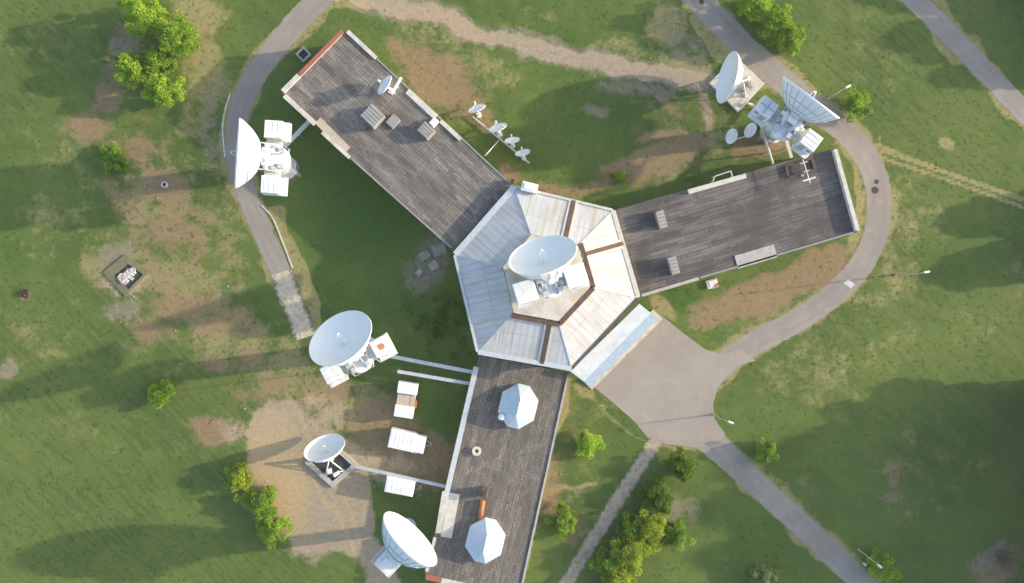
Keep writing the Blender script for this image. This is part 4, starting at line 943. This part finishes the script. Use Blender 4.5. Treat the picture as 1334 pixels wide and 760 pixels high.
# ------------------------------------------------------------------ vegetation
def leaf_mesh(name, centres, radii, per, size, flat=.75):
    P = []; T = []
    for c, rr in zip(centres, radii):
        d = rng.normal(size=(per, 3)); d /= np.linalg.norm(d, axis=1, keepdims=True)
        p = c+d*(rr*rng.uniform(.35, 1.05, (per, 1))**.6)*np.array([1, 1, flat]); P.append(p)
        T.append(np.clip(rng.normal(rng.uniform(.15, .8), .22, per), 0, 1))
    P = np.concatenate(P); T = np.concatenate(T); keep = P[:, 2] > .03; P = P[keep]; T = T[keep]; n = len(P)
    nrm = rng.normal(size=(n, 3)); nrm[:, 2] = np.abs(nrm[:, 2])*.7+.25; nrm /= np.linalg.norm(nrm, axis=1, keepdims=True)
    r = rng.normal(size=(n, 3)); u = np.cross(nrm, r); u /= np.linalg.norm(u, axis=1, keepdims=True); v = np.cross(nrm, u)
    s = size*rng.uniform(.6, 1.3, (n, 1)); u = u*s; v = v*s*.62
    co = np.stack([P-u, P-v*.9, P+u, P+v*.9], 1).reshape(-1, 3)
    me = np_mesh(name, co, np.arange(n*4).reshape(-1, 4))
    at = me.attributes.new('tone', 'FLOAT', 'POINT'); at.data.foreach_set('value', np.repeat(T, 4).astype(np.float32))
    return me
def tree(name, label, cat, c, rpx, h, mat, seed, group=None, loose=1.0, leafs=.17, per=150, clumps=None, low=.12, sq=1.0, trunk=True, offs=False):
    global rng
    rng = np.random.default_rng(seed); rd = random.Random(seed)
    mid = h*.6; b = W(*c, 0) if offs else Vector((*W(*c, mid).xy, 0)); R = rpx*MPP*(1-mid/H)
    root = thing(name, label, cat, b, 0, group)
    n = clumps or int(16+R*R*3.2); cs = []; rs = []
    lob = [(rd.uniform(0, 6.28), rd.uniform(.10, .30)) for _ in range(4)]
    for k in range(n):
        a = rd.uniform(0, 6.28); t = rd.random()**.55; z = rd.uniform(low, 1.0)
        prof = math.sin(math.pi*min(1, max(.08, (z-low)/(1.0-low)*.86+.12)))**.6
        edge = 1+sum(q*math.cos((i+2)*a+p0) for i, (p0, q) in enumerate(lob))*.55*loose
        rr = R*t*prof*edge*.86; cs.append(np.array([rr*math.cos(a), rr*math.sin(a)*sq, h*z*.92])); rs.append(R*rd.uniform(.12, .25)+.12)
    me = leaf_mesh('crown', cs, rs, per, leafs); link('crown', me, mat, root)
    m = MB(); tr = max(.06, h*.022)
    m.tube((0, 0, 0), (0, 0, h*.45), tr, tr*.65, 8, caps=False)
    for k in range(min(12, n)):
        e = cs[k*max(1, n//12) % n]; m.tube((0, 0, h*rd.uniform(.15, .45)), e*.92, tr*.5, tr*.15, 6, caps=False)
    m.build('trunk', 'bark', root)
    return root
gT = 'bright trees in the top left cluster'
for i, (c, r, h, mt, lab) in enumerate([((184, 17), 31, 7.5, 'leafbright', 'bright green tree at the top edge of the upper left clump'), ((227, 44), 32, 8.0, 'leafmid', 'broad green tree on the right of the upper left clump'),
        ((172, 88), 27, 6.0, 'leafbright', 'bright green tree at the left of the upper left clump'), ((212, 117), 26, 6.0, 'leafbright', 'bright green tree lowest in the upper left clump'), ((206, 78), 25, 5.5, 'leafmid', 'green tree in the middle of the upper left clump')]):
    tree('leafy_tree', lab, 'tree', c, r, h, mt, 20+i, gT)
for i, (c, r, h, mt, lab) in enumerate([((984, 2), 30, 7, 'leafbright', 'bright green tree at the top edge beside the east road'), ((1010, 26), 27, 6.5, 'leafmid', 'middle tree of the clump right of the east road at the top'), ((1028, 48), 25, 5.5, 'leafmid', 'lowest tree of the clump right of the east road at the top')]):
    tree('leafy_tree', lab, 'tree', c, r, h, mt, 40+i, 'trees beside the east road at the top')
for i, (c, r, h, mt, nm, lab) in enumerate([
        ((147, 207), 22, 2.2, 'leafmid', 'shrub', 'dull green shrub below the upper left tree clump'),
        ((1118, 134), 22, 4.4, 'leafmid', 'shrub', 'round green bush beside the ribbed-back dish'),
        ((806, 232), 10, 1.4, 'leafbright', 'shrub', 'tiny bright shrub on dry ground above the right wing'),
        ((767, 580), 22, 3.8, 'leafbright', 'shrub', 'round bright green bush beside the lower wing'),
        ((733, 683), 20, 2.8, 'leafmid', 'shrub', 'duller green bush lower down beside the lower wing'),
        ((1000, 588), 19, 3.2, 'leafmid', 'shrub', 'green bush on the grass right of the south road'),
        ((1148, 739), 24, 3.0, 'leafbright', 'shrub', 'round green bush by the south road at the bottom edge'),
        ((996, 752), 21, 2.4, 'leafpale', 'shrub', 'pale grey-green shrub at the bottom edge left of the south road'),
        ((207, 515), 21, 3.0, 'leafbright', 'shrub', 'lone bright shrub in the left meadow'),
        ((311, 622), 21, 3.0, 'leafyellow', 'shrub', 'yellow-green shrub at the left edge of the sandy yard'),
        ((338, 655), 29, 2.8, 'leafmid', 'shrub', 'green shrub in the middle of the row left of the sandy yard'),
        ((354, 688), 26, 2.6, 'leafbright', 'shrub', 'green shrub lowest in the row left of the sandy yard')]):
    tree(nm, lab, 'bush', c, r, h, mt, 60+i, None, 1.2, .15, 130, None, .1)
gR = 'row of bushes beside the slab path'
for i, (c, r, h, mt, lab) in enumerate([((890, 606), 25, 3.8, 'leafdark', 'dark bush at the top of the row, nearest the plaza'), ((860, 647), 25, 3.6, 'leafdark', 'dark bush second from the plaza in the row by the slab path'), ((848, 684), 27, 3.8, 'leafyellow', 'yellow-green bush in the middle of the row by the slab path'),
        ((884, 700), 21, 3.0, 'leafmid', 'green bush standing to the right of the row by the slab path'), ((824, 718), 31, 4.2, 'leafyellow', 'broad yellow-green bush near the low end of the slab path row'), ((806, 756), 28, 3.6, 'leafyellow', 'yellow bush cut by the bottom edge beside the slab path'),
        ((822, 690), 22, 3.2, 'leafdark', 'dark green bush between the slab path and the yellow-green bushes'), ((790, 733), 22, 3.0, 'leafmid', 'green bush closest to the slab path near the bottom edge')]):
    tree('roadside_bush', lab, 'bush', c, r, h, mt, 90+i, gR, 1.0, .16, 140)
# tall trees beyond the right edge of the view: they throw the long evening shade
for i, (c, r, h) in enumerate([((1385, 522), 50, 15), ((1400, 560), 55, 22), ((1400, 612), 58, 23), ((1400, 665), 58, 23), ((1405, 715), 58, 22), ((1410, 770), 60, 22), ((1470, 590), 60, 23), ((1470, 650), 60, 24), ((1480, 710), 60, 24), ((1490, 535), 55, 20), ((1560, 620), 60, 26), ((1560, 690), 60, 26), ((1470, 800), 60, 24),
        ((1405, 330), 32, 9), ((1410, 270), 32, 8), ((1420, 20), 40, 12), ((1390, -40), 40, 12), ((1420, 75), 30, 9)]):
    nm = 'upper' if c[1] < 400 else 'lower'
    tree('forest_tree', ('tall tree of the wood standing beyond the lower right of the meadow' if nm == 'lower' else 'tree standing beyond the right side of the meadow'), 'tree', c, r, h*.86, 'leafdark', 120+i, 'trees of the wood beyond the meadow' if nm == 'lower' else 'scattered trees beyond the meadow', 1.0, .75, 130, 90, .12, 1.0, True, True)
# dry scrub at lower right
rd = random.Random(5); m = MB()
for k in range(260):
    a = rd.uniform(0, 6.28); rr = abs(rd.gauss(0, 2.0)); p = Vector((rr*math.cos(a)*1.2, rr*math.sin(a)*.9, 0)); q = p+Vector((rd.uniform(-1, 1), rd.uniform(-1, 1), rd.uniform(.1, .8))); m.bar(p, q, .04)
o = m.build('dry_scrub', 'twig'); o.location = W(1306, 728); tag(o, 'tangle of dry brown scrub in the lower right corner', 'scrub', kind='stuff')
# weeds by the hall and grass tufts
rng = np.random.default_rng(3)
cs = [np.array([rng.normal(0, 2.3), rng.normal(0, 2.6), rng.uniform(.1, .55)]) for _ in range(60)]
me = leaf_mesh('weed_patch', cs, [rng.uniform(.3, .7) for _ in cs], 60, .14); o = link('weed_patch', me, 'leafdark'); o.location = W(580, 420); tag(o, 'low patch of green weeds growing beside the hall', 'weeds', kind='stuff')
NS = 5200
sx_ = rng.uniform(-90, 75, NS); sy_ = rng.uniform(-54, 54, NS); Fs = field(sx_/MPP+CX, -sy_/MPP+CY)
ks = rng.random(NS) < np.clip(Fs['sand']*.10+Fs['stone']*.22+Fs['dirt']*.05, 0, 1)
sm_ = MB()
for x, y in zip(sx_[ks], sy_[ks]):
    q = random.uniform(.08, .26); sm_.box((x, y, q*.2), (q, q*random.uniform(.6, 1), q*.5), random.uniform(0, 3), 0, q*.12)
tag(sm_.build('scattered_stones', 'concrete'), 'loose pale stones scattered over the bare ground', 'stones', kind='stuff')
NT = 16000
tx = rng.uniform(-92, 92, NT); ty = rng.uniform(-55, 55, NT); tp = tx/MPP+CX; tq = -ty/MPP+CY
Ft = field(tp, tq)
def inpoly(px, py, pts, grow=0):
    ins = np.zeros(px.shape, bool); n = len(pts)
    for i in range(n):
        (x1, y1), (x2, y2) = pts[i], pts[(i+1) % n]
        ins ^= ((y1 > py) != (y2 > py)) & (px < (x2-x1)*(py-y1)/((y2-y1) or 1e-9)+x1)
    return ins
bad = np.zeros(NT, bool)
for q in (PLAZA, NWQ, EQ, SQ, HEX, [(134, 355), (164, 387), (196, 354), (163, 331)], [(958, 75), (923, 109), (961, 147), (995, 110)], [(432, 573), (468, 606), (434, 635), (397, 602)]): bad |= inpoly(tp, tq, q)
def dist(pts, X, Y):
    D = np.full_like(X, 1e9)
    for (ax, ay), (bx, by) in zip(pts[:-1], pts[1:]):
        ux, uy = bx-ax, by-ay; t = np.clip(((X-ax)*ux+(Y-ay)*uy)/(ux*ux+uy*uy+1e-9), 0, 1); D = np.minimum(D, np.hypot(X-ax-t*ux, Y-ay-t*uy))
    return D
for pts, w in ROADS.values(): bad |= dist([tuple(p) for p in catmull([Vector(q) for q in pts], 6)], tp, tq) < max(w)/2+1
bad |= dist(SLABPATH[0], tp, tq) < 10; bad |= dist(ENDSLAB[0], tp, tq) < 14
bare = np.clip(Ft['sand']*1.3+Ft['dirt']*.75+Ft['stone']*.5, 0, 1); bad |= rng.random(NT) < bare
k = ~bad; tx, ty = tx[k], ty[k]; lush = Ft['lush'][k]; dry = Ft['dry'][k]; n = len(tx)
ang = rng.uniform(0, 6.28, (n, 3)); hh = rng.uniform(.03, .08, (n, 1))*(1+.5*lush[:, None]); ww = rng.uniform(.05, .13, (n, 1)); lean = rng.uniform(.10, .30, (n, 3))
bx = np.stack([tx]*3, 1)+rng.normal(0, .08, (n, 3)); by = np.stack([ty]*3, 1)+rng.normal(0, .08, (n, 3))
v0 = np.stack([bx-np.sin(ang)*ww, by+np.cos(ang)*ww, np.full_like(bx, .0)], -1); v1 = np.stack([bx+np.sin(ang)*ww, by-np.cos(ang)*ww, np.full_like(bx, .0)], -1)
v2 = np.stack([bx+np.cos(ang)*lean, by+np.sin(ang)*lean, hh*rng.uniform(.7, 1.2, (n, 3))], -1)
co = np.stack([v0, v1, v2], 2).reshape(-1, 3)
me = np_mesh('grass', co, np.arange(len(co)).reshape(-1, 3), 3)
tone = np.clip(rng.normal(.40, .15, n)+.9*dry-.25*lush, 0, 1); at = me.attributes.new('tone', 'FLOAT', 'POINT'); at.data.foreach_set('value', np.repeat(tone, 9).astype(np.float32))
tag(link('grass', me, 'grass'), 'short green and straw grass tufts covering the meadow', 'grass', kind='stuff')

# ------------------------------------------------------------------ light, camera
w = bpy.data.worlds.new('World'); S.world = w; w.use_nodes = True; t = w.node_tree
bg = t.nodes['Background']; sky = t.nodes.new('ShaderNodeTexSky'); sky.sky_type = 'NISHITA'; sky.sun_disc = False
sky.sun_elevation = SUN_EL; sky.sun_rotation = math.atan2(SUN_DIR.x, SUN_DIR.y); sky.dust_density = 2.0; sky.air_density = 1.0
t.links.new(sky.outputs[0], bg.inputs[0]); bg.inputs[1].default_value = .15
sl = bpy.data.lights.new('Sun', 'SUN'); sl.energy = 2.6; sl.angle = math.radians(.9); sl.color = (1, .86, .63)
so = bpy.data.objects.new('Sun', sl); COL.objects.link(so); so.rotation_euler = SUN_VEC.to_track_quat('Z', 'Y').to_euler(); so.location = (80, 10, 60)
cam = bpy.data.cameras.new('Camera'); co_ = bpy.data.objects.new('Camera', cam); COL.objects.link(co_); co_.location = (0, 0, H)
cam.sensor_fit = 'HORIZONTAL'; cam.angle = 2*math.atan(CX*MPP/H); cam.clip_end = 3000; S.camera = co_
S.view_settings.view_transform = 'Standard'; S.view_settings.look = 'None'; S.view_settings.gamma = 1; S.view_settings.exposure = 1.44

hm, ht, hout = nt('evening_haze'); hv = ht.nodes.new('ShaderNodeVolumePrincipled'); hv.inputs['Color'].default_value = (.92, .95, 1, 1); hv.inputs['Density'].default_value = .00013; hv.inputs['Anisotropy'].default_value = .2
ht.links.new(hv.outputs[0], hout.inputs['Volume']); M['haze'] = hm
k = MB(); k.box((0, 0, 72), (1900, 1900, 146)); tag(k.build('haze', 'haze'), kind='stuff')
